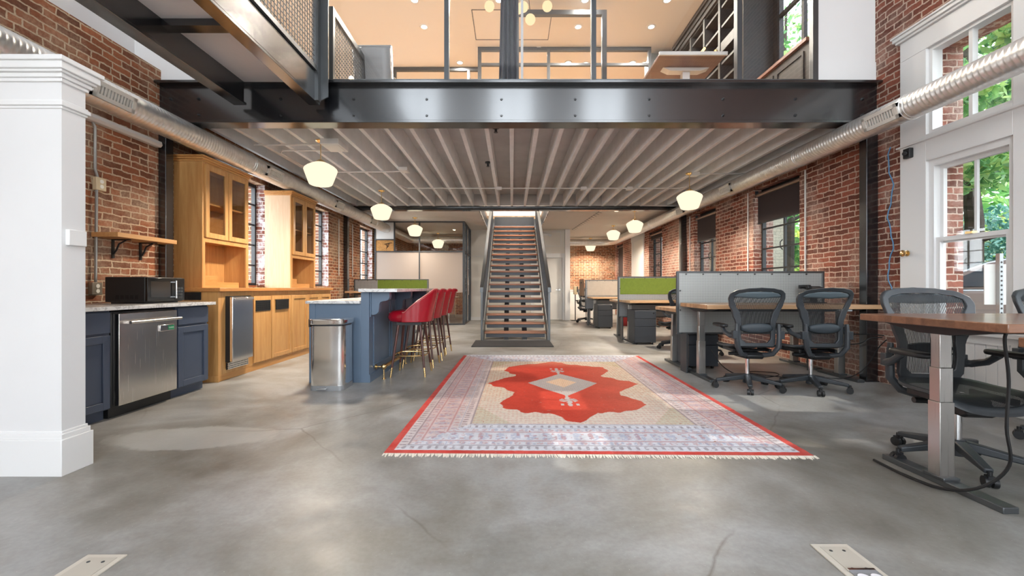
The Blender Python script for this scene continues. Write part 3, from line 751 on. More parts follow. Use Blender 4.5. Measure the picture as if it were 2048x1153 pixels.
# ------------------------------------------------------------------ conduit, boxes, small ceiling hardware
WP = plain('white_conduit', rgb(214, 212, 208), 0.5)
def conduit(pts, label, r=0.011, mat=WP, cat='conduit', name='conduit_pipe', group=None):
    return solo(name, MB().tube(pts, r, 8), mat, label, cat, group, smooth=True)
ZJ = 2.975
conduit([(-2.12, 7.9, ZJ), (-2.0, 8.25, ZJ), (-0.3, 8.25, ZJ), (3.2, 8.25, ZJ), (3.3, 8.1, ZJ)], 'long white conduit crossing under the white joists')
conduit([(-2.42, 5.75, 2.98), (-3.45, 5.75, 2.975)], 'white conduit between the first pendant box and the duct')
conduit([(-2.42, 6.0, 2.98), (-3.2, 6.0, 2.98), (-3.28, 6.1, 2.98), (-3.28, 10.0, 2.975)], 'white conduit along the joists above the oak cupboards')
conduit([(2.98, 7.3, 2.98), (2.98, 10.0, 2.98), (3.9, 10.05, 2.975)], 'white conduit along the joist behind the desk pendant')
conduit([(3.05, 7.22, 2.98), (3.9, 7.22, 2.98)], 'short white conduit from the desk pendant to the brick wall')
conduit([(-1.75, 7.05, 2.98), (-2.0, 7.1, 2.98), (-3.0, 7.1, 2.975)], 'white conduit from the square ceiling box to the first pendant row')
def jbox(x, y, label, w=0.11, d=0.11, h=0.05, z=2.994):
    solo('junction_box', MB().box(x-w/2, y-d/2, z-h, x+w/2, y+d/2, z).box(x-w*0.4, y-d*0.4, z-h-0.006, x+w*0.4, y+d*0.4, z-h), WP, label, 'junction box', 'white ceiling junction boxes', bevel=0.003)
jbox(-0.25, 8.25, 'white ceiling box on the joist in line with the staircase')
jbox(1.37, 8.25, 'white ceiling box on the long conduit past the staircase')
jbox(2.25, 8.25, 'white ceiling box at the end of the long conduit by the desks')
jbox(-1.74, 6.95, 'square white ceiling box on a joist behind the beam', 0.14, 0.2)
jbox(-2.36, 5.72, 'large white box on the joist beside the first pendant', 0.24, 0.34, 0.07)
jbox(3.06, 7.22, 'white mount box above the desk pendant', 0.13, 0.13, 0.05)
for x, y, lb in ((-0.22, 5.85, 'small grey sprinkler head between the middle joists'), (-0.42, 7.5, 'second grey sprinkler head further along the middle joists')):
    t = thing('sprinkler_head', lb, 'sprinkler', (x, y, 3.26), 'ceiling sprinklers')
    mk('cup', MB().cyl((x, y, 3.26), (x, y, 3.235), 0.05), GREYST, t, smooth=True)
    mk('head', MB().cyl((x, y, 3.235), (x, y, 3.18), 0.018).cyl((x, y, 3.18), (x, y, 3.176), 0.028), GREYST, t, smooth=True)
VC = plain('galv_conduit', rgb(196, 192, 186), 0.4, 0.3)
for y, lb in ((6.05, 'between the black post and the steel window'), (7.52, 'just past the first steel window'), (9.98, 'just past the middle steel window'), (10.6, 'beyond the slim post')):
    conduit([(XR-0.015, y, 0.6), (XR-0.015, y, 2.72)], 'thin white riser pipe on the red brick ' + lb, 0.011, WP, 'pipe', 'riser_pipe', 'brick wall risers')
for y, lb in ((9.9, 'before the slim black post'), (10.75, 'after the slim black post')):
    conduit([(XL+0.015, y, 1.35), (XL+0.015, y, 2.65)], 'thin pale riser pipe on the brick ' + lb, 0.012, VC, 'pipe', 'riser_pipe', 'brick wall risers')
# emergency light, ceiling downlights
t = thing('emergency_light', 'white twin-head emergency light on the white wall above the door', 'emergency light', (1.10, 14.2, 2.80))
mk('body', MB().box(0.98, 14.12, 2.79, 1.22, 14.2, 2.86), TRIMW, t, bevel=0.01)
for x in (0.95, 1.25): mk('lamp_head', MB().cyl((x, 14.16, 2.80), (x, 14.08, 2.785), 0.045, 0.05), TRIMW, t, smooth=True)
for x, y, lb in ((-1.9, 10.6, 'over the bar stools'), (2.6, 10.7, 'over the green desks')):
    t = thing('recessed_downlight', 'round glowing downlight in the back ceiling ' + lb, 'downlight', (x, y, 2.98), 'back ceiling downlights')
    mk('trim', MB().lathe([(0.05, 0), (0.075, 0), (0.07, -0.012), (0.05, -0.008)], (x, y, 2.98), 24), TRIMW, t, smooth=True)
    mk('lens', MB().cyl((x, y, 2.976), (x, y, 2.970), 0.05), emis('downlight_lens', (1, 0.86, 0.62, 1), 2.5), t)
    area('downlight_bulb', (x, y, 2.966), (0, 0, 0), 0.09, 0.09, 9, (1, 0.8, 0.55), 'DISK')
# white linear light on the left brick
solo('linear_light', MB().prism([(-3.998, 2.70), (-3.93, 2.70), (-3.92, 2.66), (-3.94, 2.635), (-3.998, 2.635)], 'y', 3.0, 4.83), plain('linear_white', rgb(226, 220, 214), 0.4), 'long white linear light on the brick above the wall shelf', 'light fitting', bevel=0.006)
# hall light over the stair
area('stair_hall_light', (0.05, 12.6, 5.9), (0, 0, 0), 1.6, 2.4, 90, (1, 0.97, 0.92))
struct('wall_stair', MB().box(-1.6, 13.96, LH-0.1, 1.6, 14.0, 5.0), WHITE)

# cable strung along the back ceiling on small hooks
b = MB().tube([(2.16, 10.7, 2.955), (1.95, 14.0, 2.955)], 0.008, 6)
for k in range(14):
    f = k/13; x = 2.16-0.21*f; y = 10.75+3.2*f; b.tube([(x, y, 2.98), (x+0.02, y, 2.955), (x+0.09, y+0.05, 2.945)], 0.005, 5)
solo('ceiling_cable', b, GREYST, 'grey cable on hooks running along the white back ceiling towards the far wall', 'cable')
# ================================================================== KITCHEN RUN ON THE LEFT
XF = -3.22       # face of the slate base units
def shaker(b_x, y0, y1, z0, z1, x, t=0.02, s=0.06, face=1):
    b = MB()
    b.box(x, y0, z0, x+face*t, y0+s, z1).box(x, y1-s, z0, x+face*t, y1, z1).box(x, y0+s, z0, x+face*t, y1-s, z0+s).box(x, y0+s, z1-s, x+face*t, y1-s, z1)
    b.box(x, y0+s, z0+s, x+face*t*0.45, y1-s, z1-s)
    return b
def base_unit(label, y0, y1, mat):
    t = thing('base_cabinet', label, 'cabinet', (-3.6, (y0+y1)/2, 0), 'slate blue base cabinets')
    mk('body', MB().box(-3.98, y0, 0.085, XF-0.022, y1, 0.882), mat, t)
    mk('toe_kick', MB().box(-3.98, y0, 0, -3.29, y1, 0.085), mat, t)
    mk('drawer', MB().box(XF-0.022, y0+0.012, 0.70, XF, y1-0.012, 0.865), mat, t, bevel=0.003)
    mk('door', shaker(None, y0+0.012, y1-0.012, 0.095, 0.68, XF-0.022, 0.022), mat, t, bevel=0.003)
    return t
base_unit('slate blue base cabinet between the white wall end and the dishwasher', 2.86, 3.46, NAVY)
base_unit('narrow slate blue base cabinet between the dishwasher and the oak counter', 4.14, 4.57, NAVY)
solo('marble_worktop', MB().box(-3.995, 2.62, 0.882, -3.165, 4.60, 0.914), MARBLE, 'white marble worktop over the slate cabinets and dishwasher', 'worktop', bevel=0.004)

t = thing('dishwasher', 'stainless dishwasher with bar handle and a green-tabbed sign', 'dishwasher', (-3.5, 3.80, 0))
mk('body', MB().box(-3.9, 3.48, 0.09, XF-0.03, 4.12, 0.865), BLACKM, t)
mk('toe_panel', MB().box(-3.9, 3.48, 0, -3.27, 4.12, 0.09), BLACKM, t)
mk('door_panel', MB().box(XF-0.03, 3.50, 0.098, XF+0.022, 4.105, 0.85), STEEL, t, bevel=0.004)
h = mk('handle', MB().cyl((XF+0.075, 3.545, 0.775), (XF+0.075, 4.09, 0.775), 0.013, n=16).box(XF+0.02, 3.565, 0.765, XF+0.075, 3.585, 0.785).box(XF+0.02, 4.05, 0.765, XF+0.075, 4.07, 0.785), STEEL, t, smooth=True)

def text_mesh(s, size):
    c = bpy.data.curves.new('lettering', 'FONT'); c.body = s; c.size = size; c.align_x = 'CENTER'; c.align_y = 'CENTER'
    o = bpy.data.objects.new('lettering', c); COL.objects.link(o)
    bpy.context.view_layer.update()
    me = bpy.data.meshes.new_from_object(o)
    bpy.data.objects.remove(o); return me
def text_part(name, s, size, mat, parent, pos, rot):
    me = text_mesh(s, size); me.materials.append(mat)
    M = Matrix.Translation(Vector(pos)-Vector(ORG[parent.name])) @ Matrix(rot).to_4x4()
    me.transform(M)
    o = bpy.data.objects.new(name, me); COL.objects.link(o); o.parent = parent; ORG[o.name] = ORG[parent.name]; return o
ROT_X = ((0,0,1),(1,0,0),(0,1,0))     # text facing +X, reading along +Y
ROT_Y = ((1,0,0),(0,0,-1),(0,1,0))    # text facing -Y, reading along +X
t = thing('status_magnet', 'small silver slider sign with a green tab reading CLEAN on the dishwasher', 'magnet', (XF+0.03, 3.98, 0.70))
mk('plate', MB().box(XF+0.022, 3.895, 0.665, XF+0.034, 4.06, 0.722), CHROME, t, bevel=0.004)
gt = mk('tab', MB().box(XF+0.034, 3.985, 0.674, XF+0.037, 4.05, 0.713), plain('green_tab', rgb(20, 134, 84), 0.5), t)
text_part('lettering', 'CLEAN', 0.019, plain('white_ink', rgb(240, 245, 240), 0.5), gt, (XF+0.0375, 4.0175, 0.693), ROT_X)

# microwave
t = thing('microwave', 'black microwave oven on the marble worktop below the wall shelf', 'microwave', (-3.53, 4.2, 0.914))
x0, x1, y0, y1, z0, z1 = -3.76, -3.39, 3.97, 4.43, 0.928, 1.163
mk('body', MB().box(x0, y0, z0, x1, y1, z1), CHAIRD, t, bevel=0.008)
mk('door', MB().box(x1, y0+0.004, z0+0.008, x1+0.022, y0+0.33, z1-0.006), plain('oven_black_gloss', rgb(16, 17, 19), 0.12), t, bevel=0.004)
mk('window', MB().box(x1+0.022, y0+0.04, z0+0.045, x1+0.024, y0+0.27, z1-0.04), plain('oven_window', rgb(52, 48, 44), 0.1), t)
mk('handle', MB().cyl((x1+0.05, y0+0.31, z0+0.03), (x1+0.05, y0+0.31, z1-0.03), 0.008).box(x1+0.02, y0+0.302, z0+0.04, x1+0.05, y0+0.318, z0+0.05).box(x1+0.02, y0+0.302, z1-0.05, x1+0.05, y0+0.318, z1-0.04), CHROME, t)
mk('control_panel', MB().box(x1, y0+0.335, z0+0.008, x1+0.02, y1-0.004, z1-0.006), plain('oven_black_gloss', rgb(16, 17, 19), 0.12), t, bevel=0.003)
b = MB()
for i in range(4):
    for j in range(3): b.box(x1+0.02, y0+0.355+j*0.026, z0+0.03+i*0.03, x1+0.023, y0+0.373+j*0.026, z0+0.05+i*0.03)
mk('keypad_button', b, GREYST, t)
mk('foot', MB().box(x0+0.03, y0+0.03, 0.914, x1-0.03, y1-0.03, 0.93), CHAIRD, t)
b = MB()
for i in range(5): b.box(x0+0.10+i*0.045, y0-0.002, z0+0.03, x0+0.13+i*0.045, y0+0.001, z0+0.065)
mk('side_grille', b, plain('grille_dark', rgb(12, 12, 13), 0.6), t)

# wall shelf
t = thing('wall_shelf', 'single pale wood wall shelf on black brackets over the microwave', 'shelf', (-3.87, 4.43, 1.55))
mk('board', MB().box(-3.995, 4.08, 1.548, -3.74, 4.80, 1.592), SHELFW, t, bevel=0.003)
for y in (4.30, 4.62):
    b = MB().box(-3.995, y-0.012, 1.36, -3.985, y+0.012, 1.548).box(-3.995, y-0.012, 1.538, -3.82, y+0.012, 1.548)
    b.tube([(-3.985, y, 1.40), (-3.955, y, 1.44), (-3.93, y, 1.50), (-3.86, y, 1.538)], 0.008)
    mk('bracket', b, BLACKM, t)
# outlets and conduit on the left brick
def outlet(name, label, x, y, z, mat, side, ganged=1, h=0.11, wd=0.075):
    t = thing(name, label, 'outlet', (x, y, z))
    s = side; d = 0.045
    mk('box', MB().box(min(x, x+s*d), y-wd*ganged/2, z-h/2, max(x, x+s*d), y+wd*ganged/2, z+h/2), mat, t, bevel=0.006)
    for k in range(ganged):
        yc = y + (k-(ganged-1)/2)*wd*0.85
        for dz in (-0.024, 0.024):
            mk('socket', MB().cyl((x+s*d, yc, z+dz), (x+s*(d+0.004), yc, z+dz), 0.019, n=18), plain('socket_white', rgb(235, 232, 222), 0.35), t, smooth=True)
    return t
outlet('power_outlet', 'cream double outlet box on the conduit above the wall shelf', -3.995, 4.14, 2.06, BEIGE, 1, h=0.125, wd=0.10)
outlet('power_outlet', 'grey metal outlet box on the brick beside the microwave', -3.995, 4.10, 1.055, plain('metal_box', rgb(150, 142, 128), 0.4, 0.6), 1, h=0.12, wd=0.10)
GC = plain('galv_pipe', rgb(168, 166, 162), 0.35, 0.7)
conduit([(-3.97, 4.10, 1.11), (-3.97, 4.11, 2.0)], 'grey conduit between the two outlet boxes on the brick', 0.012, GC)
conduit([(-3.97, 4.12, 2.12), (-3.975, 4.10, 2.2), (-3.975, 4.10, 2.60), (-3.975, 4.06, 2.66), (-3.975, 3.98, 2.675)], 'grey conduit bending under the linear light', 0.012, GC)
solo('thermostat_cover', MB().box(Xp, 2.45, 1.305, Xp+0.022, 2.553, 1.395), TRIMW, 'small blank white cover box on the side of the white wall end', 'cover box', bevel=0.004)

# ---------------- oak base run
t = thing('oak_base_cabinet', 'long golden oak base cabinet with dark grilles and plain doors', 'cabinet', (-3.65, 6.33, 0))
XO = -3.30
mk('carcass', MB().box(-3.905, 4.83, 0.0, XO-0.02, 7.80, 1.02), OAK, t)
mk('plinth', MB().box(XO-0.02, 4.83, 0.0, XO, 7.80, 0.075), OAKY, t, bevel=0.003)
mk('face_frame', MB().box(XO-0.02, 4.83, 0.075, XO, 4.95, 1.02).box(XO-0.02, 5.36, 0.075, XO, 5.47, 1.02).box(XO-0.02, 4.83, 0.965, XO, 7.80, 1.02).box(XO-0.02, 4.83, 0.075, XO, 7.80, 0.13), OAK, t)
mk('base_trim', MB().box(-3.905, 4.815, 0, XO+0.012, 4.83, 0.07), OAK, t)
for i, (a, c, gr) in enumerate(((5.47, 5.86, True), (5.88, 6.40, True), (6.42, 6.90, False), (6.92, 7.34, False), (7.36, 7.78, False))):
    dd = mk('door', shaker(None, a, c, 0.10, 0.955, XO-0.002, 0.022, 0.055) if i else MB().box(XO-0.002, a, 0.10, XO+0.02, c, 0.955), OAK, t, bevel=0.003)
    if gr:
        ym = (a+c)/2 + 0.0; b = MB().box(XO+0.018, ym-0.16, 0.765, XO+0.022, ym+0.16, 0.895)
        b.box(XO+0.018, ym-0.165, 0.76, XO+0.028, ym+0.165, 0.775).box(XO+0.018, ym-0.165, 0.885, XO+0.028, ym+0.165, 0.90).box(XO+0.018, ym-0.165, 0.76, XO+0.028, ym-0.15, 0.90).box(XO+0.018, ym+0.15, 0.76, XO+0.028, ym+0.165, 0.90)
        for k in range(12): b.box(XO+0.02, ym-0.145+k*0.025, 0.775, XO+0.026, ym-0.135+k*0.025, 0.885)
        for k in range(4): b.box(XO+0.02, ym-0.15, 0.79+k*0.026, XO+0.026, ym+0.15, 0.797+k*0.026)
        g = mk('grille', b, BLACKM, t)
# the same grille in the end panel
b = MB().box(-3.74, 4.826, 0.925, -3.49, 4.829, 1.012)
for k in range(13): b.box(-3.735+k*0.0195, 4.82, 0.925, -3.729+k*0.0195, 4.827, 1.012)
for z in (0.93, 0.95, 0.968, 0.986, 1.004): b.box(-3.74, 4.82, z-0.004, -3.49, 4.827, z+0.004)
mk('grille', b, BLACKM, t)
solo('oak_counter', MB().box(-3.905, 4.80, 1.02, -3.26, 7.84, 1.062), CNTR, 'thick oak counter top under the two glazed cupboards', 'counter', bevel=0.005)

t = thing('ice_maker', 'narrow stainless ice maker standing proud of the oak base cabinet', 'ice maker', (-3.28, 5.15, 0.1))
mk('body', MB().box(XO-0.015, 4.955, 0.205, XO+0.05, 5.35, 0.965), BLACKM, t)
mk('door_panel', MB().box(XO+0.05, 4.95, 0.21, XO+0.085, 5.34, 0.955), STEELX, t, bevel=0.005)
mk('handle', MB().box(XO+0.085, 4.96, 0.925, XO+0.105, 5.33, 0.945), STEELX, t, bevel=0.003)
b = MB().box(XO+0.002, 4.96, 0.115, XO+0.02, 5.34, 0.195)
mk('grille', b, BLACKM, t); b = MB()
for k in range(16): b.box(XO+0.02, 4.965+k*0.0245, 0.117, XO+0.026, 4.973+k*0.0245, 0.193)
for z in (0.12, 0.143, 0.166, 0.19): b.box(XO+0.02, 4.96, z-0.004, XO+0.026, 5.34, z+0.004)
mk('grille_bar', b, STEELX, t)

def cupboard(label, y0, y1, xf, ztop, side_mat, zd):
    xb = -3.995
    t = thing('glazed_cupboard', label, 'cupboard', ((xb+xf)/2, (y0+y1)/2, 1.062), 'tall glazed oak cupboards')
    z0 = 1.062; T = 0.02
    mk('side_panel', MB().box(xb, y0, z0, xf-0.02, y0+T, ztop-0.06), side_mat, t)
    mk('side_panel', MB().box(xb, y1-T, z0, xf-0.02, y1, ztop-0.06), OAK, t)
    mk('back_panel', MB().box(xb, y0+T, z0, xb+0.01, y1-T, ztop-0.06), OAKP if side_mat is OAKP else OAK, t)
    mk('bottom_board', MB().box(xb, y0+T, zd-0.03, xf-0.02, y1-T, zd), OAKY, t)
    mk('top_board', MB().box(xb, y0, ztop-0.08, xf-0.02, y1, ztop-0.06), OAKY, t)
    mk('shelf', MB().box(xb+0.01, y0+T, zd+0.42, xf-0.04, y1-T, zd+0.44), OAKY, t)
    mk('face_frame', MB().box(xf-0.02, y0, z0, xf, y0+0.05, ztop-0.06).box(xf-0.02, y1-0.05, z0, xf, y1, ztop-0.06).box(xf-0.02, y0, zd-0.05, xf, y1, zd+0.01).box(xf-0.02, y0, ztop-0.13, xf, y1, ztop-0.06), OAK, t, bevel=0.002)
    mk('niche_riser', MB().box(xb+0.01, y0+T, z0, xf-0.02, y1-0.18, z0+0.07).box(xb+0.01, y0+T, z0+0.07, xf-0.10, y0+(y1-y0)*0.45, z0+0.15), OAKY, t)
    b = MB()
    for zz0, zz1, o in ((ztop-0.07, ztop-0.045, 0.012), (ztop-0.045, ztop-0.02, 0.028), (ztop-0.02, ztop, 0.045)):
        b.box(xb, y0-o, zz0, xf+o, y1+o, zz1)
    mk('crown', b, OAKY if side_mat is OAK else OAKY, t, bevel=0.006)
    ym = (y0+y1)/2
    for a, c in ((y0+0.035, ym-0.006), (ym+0.006, y1-0.035)):
        za, zb = zd+0.005, ztop-0.095; s = 0.062
        d = mk('door', MB().box(xf, a, za, xf+0.022, a+s, zb).box(xf, c-s, za, xf+0.022, c, zb).box(xf, a+s, za, xf+0.022, c-s, za+s).box(xf, a+s, zb-s, xf+0.022, c-s, zb), OAK, t, bevel=0.003)
        mk('pane', MB().box(xf+0.008, a+s, za+s, xf+0.012, c-s, zb-s), GLASSC, d)
    return t
cupboard('tall glazed oak cupboard with golden side panel behind the dishwasher run', 5.08, 5.97, -3.66, 2.63, OAK, 1.66)
cupboard('second tall glazed oak cupboard with pale unfinished side panel', 6.95, 7.80, -3.57, 2.63, OAKP, 1.60)

# ================================================================== ISLAND
t = thing('kitchen_island', 'slate blue kitchen island with raised bar side', 'island', (-1.93, 5.95, 0))
mk('base_body', MB().box(-2.25, 4.83, 0.0, -1.69, 7.08, 0.885), ISLE, t)
mk('end_panel', MB().box(-2.265, 4.81, 0.0, -1.69, 4.83, 0.885).box(-2.265, 4.80, 0.0, -2.20, 4.815, 0.885), ISLE, t, bevel=0.003)
mk('bar_wall', MB().box(-1.69, 4.81, 0.0, -1.60, 7.10, 1.015), ISLE, t, bevel=0.003)
for a, c in ((4.95, 5.62), (5.70, 6.36), (6.44, 7.06)):
    b = MB(); x = -1.60; e = 0.012
    b.box(x, a, 0.16, x+e, a+0.018, 0.90).box(x, c-0.018, 0.16, x+e, c, 0.90).box(x, a, 0.16, x+e, c, 0.178).box(x, a, 0.882, x+e, c, 0.90)
    mk('panel_moulding', b, ISLE, t, bevel=0.003)
mk('skirting', MB().box(-1.60, 4.81, 0, -1.588, 7.10, 0.09), ISLE, t)
cor = [(-1.60, 1.013), (-1.385, 1.013), (-1.385, 0.955), (-1.395, 0.93), (-1.42, 0.915), (-1.455, 0.91), (-1.485, 0.90), (-1.50, 0.875), (-1.503, 0.83), (-1.508, 0.79), (-1.53, 0.765), (-1.56, 0.755), (-1.60, 0.755)]
for y in (4.86, 5.90, 6.94):
    mk('corbel', MB().prism(cor, 'y', y, y+0.085), ISLE, t, bevel=0.004)
    mk('corbel_back', MB().box(-1.605, y-0.02, 0.735, -1.588, y+0.105, 1.013), ISLE, t)
solo('marble_counter', MB().box(-2.295, 4.77, 0.885, -1.692, 7.12, 0.917), MARBLE, 'lower white marble top of the blue island above the bin', 'worktop', bevel=0.004)
solo('marble_bar_top', MB().box(-1.70, 4.75, 1.015, -1.27, 7.18, 1.052), MARBLE, 'raised white marble bar top behind the red stools', 'bar top', bevel=0.004)
# foot rail
t = thing('brass_foot_rail', 'brass foot rail on posts along the island beneath the stools', 'foot rail', (-1.49, 6.0, 0))
mk('rail', MB().cyl((-1.49, 4.98, 0.145), (-1.49, 7.05, 0.145), 0.024, n=16), BRASS, t, smooth=True)
for y in (5.0, 6.02, 7.03):
    b = MB().ball((-1.49, y, 0.145), 0.034).cyl((-1.49, y, 0.12), (-1.49, y, 0), 0.009).cyl((-1.49, y, 0.145), (-1.589, y, 0.145), 0.009).cyl((-1.575, y, 0.145), (-1.589, y, 0.145), 0.028).cyl((-1.49, y, 0.0), (-1.49, y, 0.008), 0.022)
    mk('bracket', b, BRASS, t, smooth=True)
# bin
t = thing('pedal_bin', 'stainless steel pedal bin standing at the end of the blue island', 'bin', (-1.91, 4.58, 0))
def rrect(x0, x1, y0, y1, r, n=6):
    P = []
    for cx, cy_, a0 in ((x1-r, y1-r, 0), (x0+r, y1-r, 90), (x0+r, y0+r, 180), (x1-r, y0+r, 270)):
        P += [(cx+r*math.cos(R(a0+90*i/n)), cy_+r*math.sin(R(a0+90*i/n))) for i in range(n+1)]
    return P
mk('body', MB().prism(rrect(-2.085, -1.745, 4.43, 4.73, 0.045), 'z', 0.05, 0.665), STEELX, t, smooth=True)
mk('base_ring', MB().prism(rrect(-2.09, -1.74, 4.425, 4.735, 0.048), 'z', 0.0, 0.05), plain('bin_grey', rgb(150, 152, 154), 0.35, 0.5), t, smooth=True)
mk('inner_rim', MB().prism(rrect(-2.08, -1.75, 4.435, 4.725, 0.045), 'z', 0.665, 0.68), CHAIRD, t, smooth=True)
mk('lid', MB().prism(rrect(-2.098, -1.732, 4.418, 4.742, 0.05), 'z', 0.68, 0.738), STEELX, t, smooth=True, bevel=0.012)
mk('pedal', MB().box(-2.0, 4.385, 0.018, -1.90, 4.43, 0.032).box(-1.97, 4.42, 0.01, -1.92, 4.43, 0.03), plain('bin_grey2', rgb(190, 190, 190), 0.3, 0.7), t, bevel=0.004)
mk('hinge_cap', MB().box(-2.11, 4.46, 0.655, -2.097, 4.53, 0.735), CHAIRD, t)

# ================================================================== RED BAR STOOLS (face -X)
def make_stool():
    t = thing('bar_stool', 'x', 'bar stool', (0, 0, 0), 'red vinyl bar stools')
    # seat cushion
    def seat(u, v):
        a = 2*math.pi*u; rr = 0.225
        prof = [(0.0, 0.655), (0.85, 0.65), (0.98, 0.668), (1.03, 0.71), (0.99, 0.755), (0.82, 0.785), (0.40, 0.798), (0.0, 0.80)]
        k = v*(len(prof)-1); i = min(int(k), len(prof)-2); f = k-i
        s = prof[i][0]*(1-f)+prof[i+1][0]*f; z = prof[i][1]*(1-f)+prof[i+1][1]*f
        e = 2.6
        c, n = math.cos(a), math.sin(a)
        q = (abs(c)**e+abs(n)**e)**(-1/e)
        return (s*q*c*rr*1.08-0.03, s*q*n*rr, z)
    mk('seat', MB().grid(40, 15, seat, True), RED, t, smooth=True, angle=1.5)
    # wrap-round back shell
    def shell(off, top):
        def fn(u, v):
            a = R(-104+208*u); k = abs(a)/R(104)
            hz = 1.045 - 0.31*max(0, (k-0.24)/0.76)**1.15 if k > 0.24 else 1.045
            hz = max(hz, 0.765)
            z = 0.655 + (hz-0.655)*v
            r = 0.235 + 0.035*((z-0.655)/0.39)*max(0, math.cos(a*0.7)) + off
            fl = 0.045*((z-0.655)/0.39)**1.3*max(0, math.cos(a))
            e = 2.5; c, n = math.cos(a), math.sin(a); q = (abs(c)**e+abs(n)**e)**(-1/e)
            return (r*q*c+fl, r*q*n*(1-0.16*((z-0.655)/0.39)*max(0, math.cos(a))), z)
        return fn
    nu, nv = 41, 13; b = MB(); b.grid(nu, nv, shell(0.022, 1)); n0 = len(b.v); b.grid(nu, nv, shell(-0.022, 1))
    fs = []
    for i in range(nu-1):
        fs += [((nv-1)*nu+i, (nv-1)*nu+i+1, n0+(nv-1)*nu+i+1, n0+(nv-1)*nu+i), (i, n0+i, n0+i+1, i+1)]
    for j in range(nv-1):
        fs += [(j*nu, (j+1)*nu, n0+(j+1)*nu, n0+j*nu), (j*nu+nu-1, n0+j*nu+nu-1, n0+(j+1)*nu+nu-1, (j+1)*nu+nu-1)]
    b.f += fs
    mk('backrest', b, RED, t, smooth=True, bevel=0.012, seg=3)
    pts = []
    for i in range(41):
        p = shell(0.0, 1)(i/40, 1.0); pts.append((p[0], p[1], p[2]+0.004))
    mk('piping', MB().tube(pts, 0.0075, 6), plain('pale_piping', rgb(196, 120, 116), 0.35), t, smooth=True)
    b = MB()
    for i in range(7):
        p = shell(0.024, 1)(0.5+(i-3)*0.035, 0.97); b.tube([(p[0]-0.004, p[1], p[2]+0.006), (p[0]+0.004, p[1], p[2]-0.03)], 0.006, 6)
    mk('gather_pleat', b, RED, t, smooth=True)
    mk('underframe', MB().box(-0.15, -0.15, 0.615, 0.15, 0.15, 0.66), CHAIRD, t)
    for sx in (-1, 1):
        for sy in (-1, 1):
            top = Vector((sx*0.125, sy*0.125, 0.66)); bot = Vector((sx*0.205, sy*0.205, 0.0)); m = top.lerp(bot, 0.83)
            l = mk('leg', MB().cyl(top, m, 0.017, 0.0125, 14), LEGW, t, smooth=True)
            mk('ferrule', MB().cyl(m, bot, 0.0135, 0.010, 14), BRASS, l, smooth=True)
    f = 0.62; c = 0.125+0.08*f; z = 0.66*(1-f)
    mk('foot_ring', MB().tube([(c*math.cos(R(a))*1.30, c*math.sin(R(a))*1.30, z) if a % 90 == 45 else (c*(abs(math.cos(R(a)))**.5)*math.copysign(1, math.cos(R(a)))*1.09, c*(abs(math.sin(R(a)))**.5)*math.copysign(1, math.sin(R(a)))*1.09, z) for a in range(0, 360, 15)], 0.008, 8, True), BRASS, t, smooth=True)
    return t
st = make_stool()
st.location = (-1.235, 5.30, 0); st['label'] = 'red vinyl bar stool at the bin end of the island'
for i, y in enumerate((5.88, 6.46, 7.04)):
    dup(st, (-1.235, y, 0), R((-2, 3, -4)[i]), ('second red vinyl bar stool from the stainless bin', 'third red vinyl bar stool from the stainless bin', 'last red vinyl bar stool towards the glass office')[i])
# ================================================================== STAIRCASE
t = thing('staircase', 'straight open staircase with wood treads and grey steel sides rising to the loft', 'staircase', (0.07, 11.2, 0))
Wd, r_, run, Yn = 0.633, 0.167, 0.280, 8.78
X_ = 0.07
for i in range(18):
    z = r_*(i+1); y = Yn + run*i
    tr_ = mk('tread', MB().box(X_-Wd, y, z-0.042, X_+Wd, y+0.285, z), TREADW, t, bevel=0.006)
    mk('steel_nosing', MB().box(X_-Wd+0.03, y+0.03, z-0.115, X_+Wd-0.03, y+0.038, z-0.042), DGREY, tr_)
mk('landing_edge', MB().box(X_-Wd, Yn+run*18, r_*19-0.10, X_+Wd, Yn+run*18+0.02, LH-0.06), DGREY, t)
top = Vector((0, Yn+run*18.0, r_*18.6))
for s in (-1, 1):
    x = X_+s*(Wd+0.012)
    mk('side_plate', MB().prism([(Yn-0.12, 0.0), (Yn+0.14, 0.0), (Yn+run*18, r_*17.3), (Yn+run*18, r_*19.0), (Yn-0.12, 0.20)], 'x', x-0.006, x+0.006), GREYST, t)
    xs = X_+s*0.19
    mk('stringer', MB().prism([(Yn+0.06, 0.0), (Yn+0.34, 0.0), (Yn+run*18, r_*17.0), (Yn+run*18, r_*18.2), (Yn+0.06, 0.08)], 'x', xs-0.05, xs+0.05), BLACKM, t)
    # handrail, posts, infill
    xr = X_+s*(Wd+0.045); sl = r_/run
    def hz(y): return 1.04 + (y-(Yn-0.18))*sl
    ya, yb = Yn-0.18, Yn+run*18
    mk('handrail', MB().prism([(ya, hz(ya)-0.07), (yb, hz(yb)-0.07), (yb, hz(yb)+0.035), (ya, hz(ya)+0.035)], 'x', xr-0.035, xr+0.035), GREYST, t, bevel=0.005)
    mk('newel', MB().box(xr-0.02, ya+0.02, 0.0, xr+0.02, ya+0.06, 1.0), GREYST, t)
    b = MB(); k = 0
    y = ya+0.10
    while y < yb:
        zlo = max(0.12, (y-Yn)*sl+0.14); b.box(xr-0.003, y-0.003, zlo, xr+0.003, y+0.003, hz(y)-0.06); y += 0.05
    for q in range(1, 14):
        o = 0.88*q/14
        b.prism([(ya+0.06, hz(ya+0.06)-0.07-o), (yb, hz(yb)-0.07-o), (yb, hz(yb)-0.064-o), (ya+0.06, hz(ya+0.06)-0.064-o)], 'x', xr-0.003, xr+0.003)
    mk('mesh_infill', b, DGREY, t)
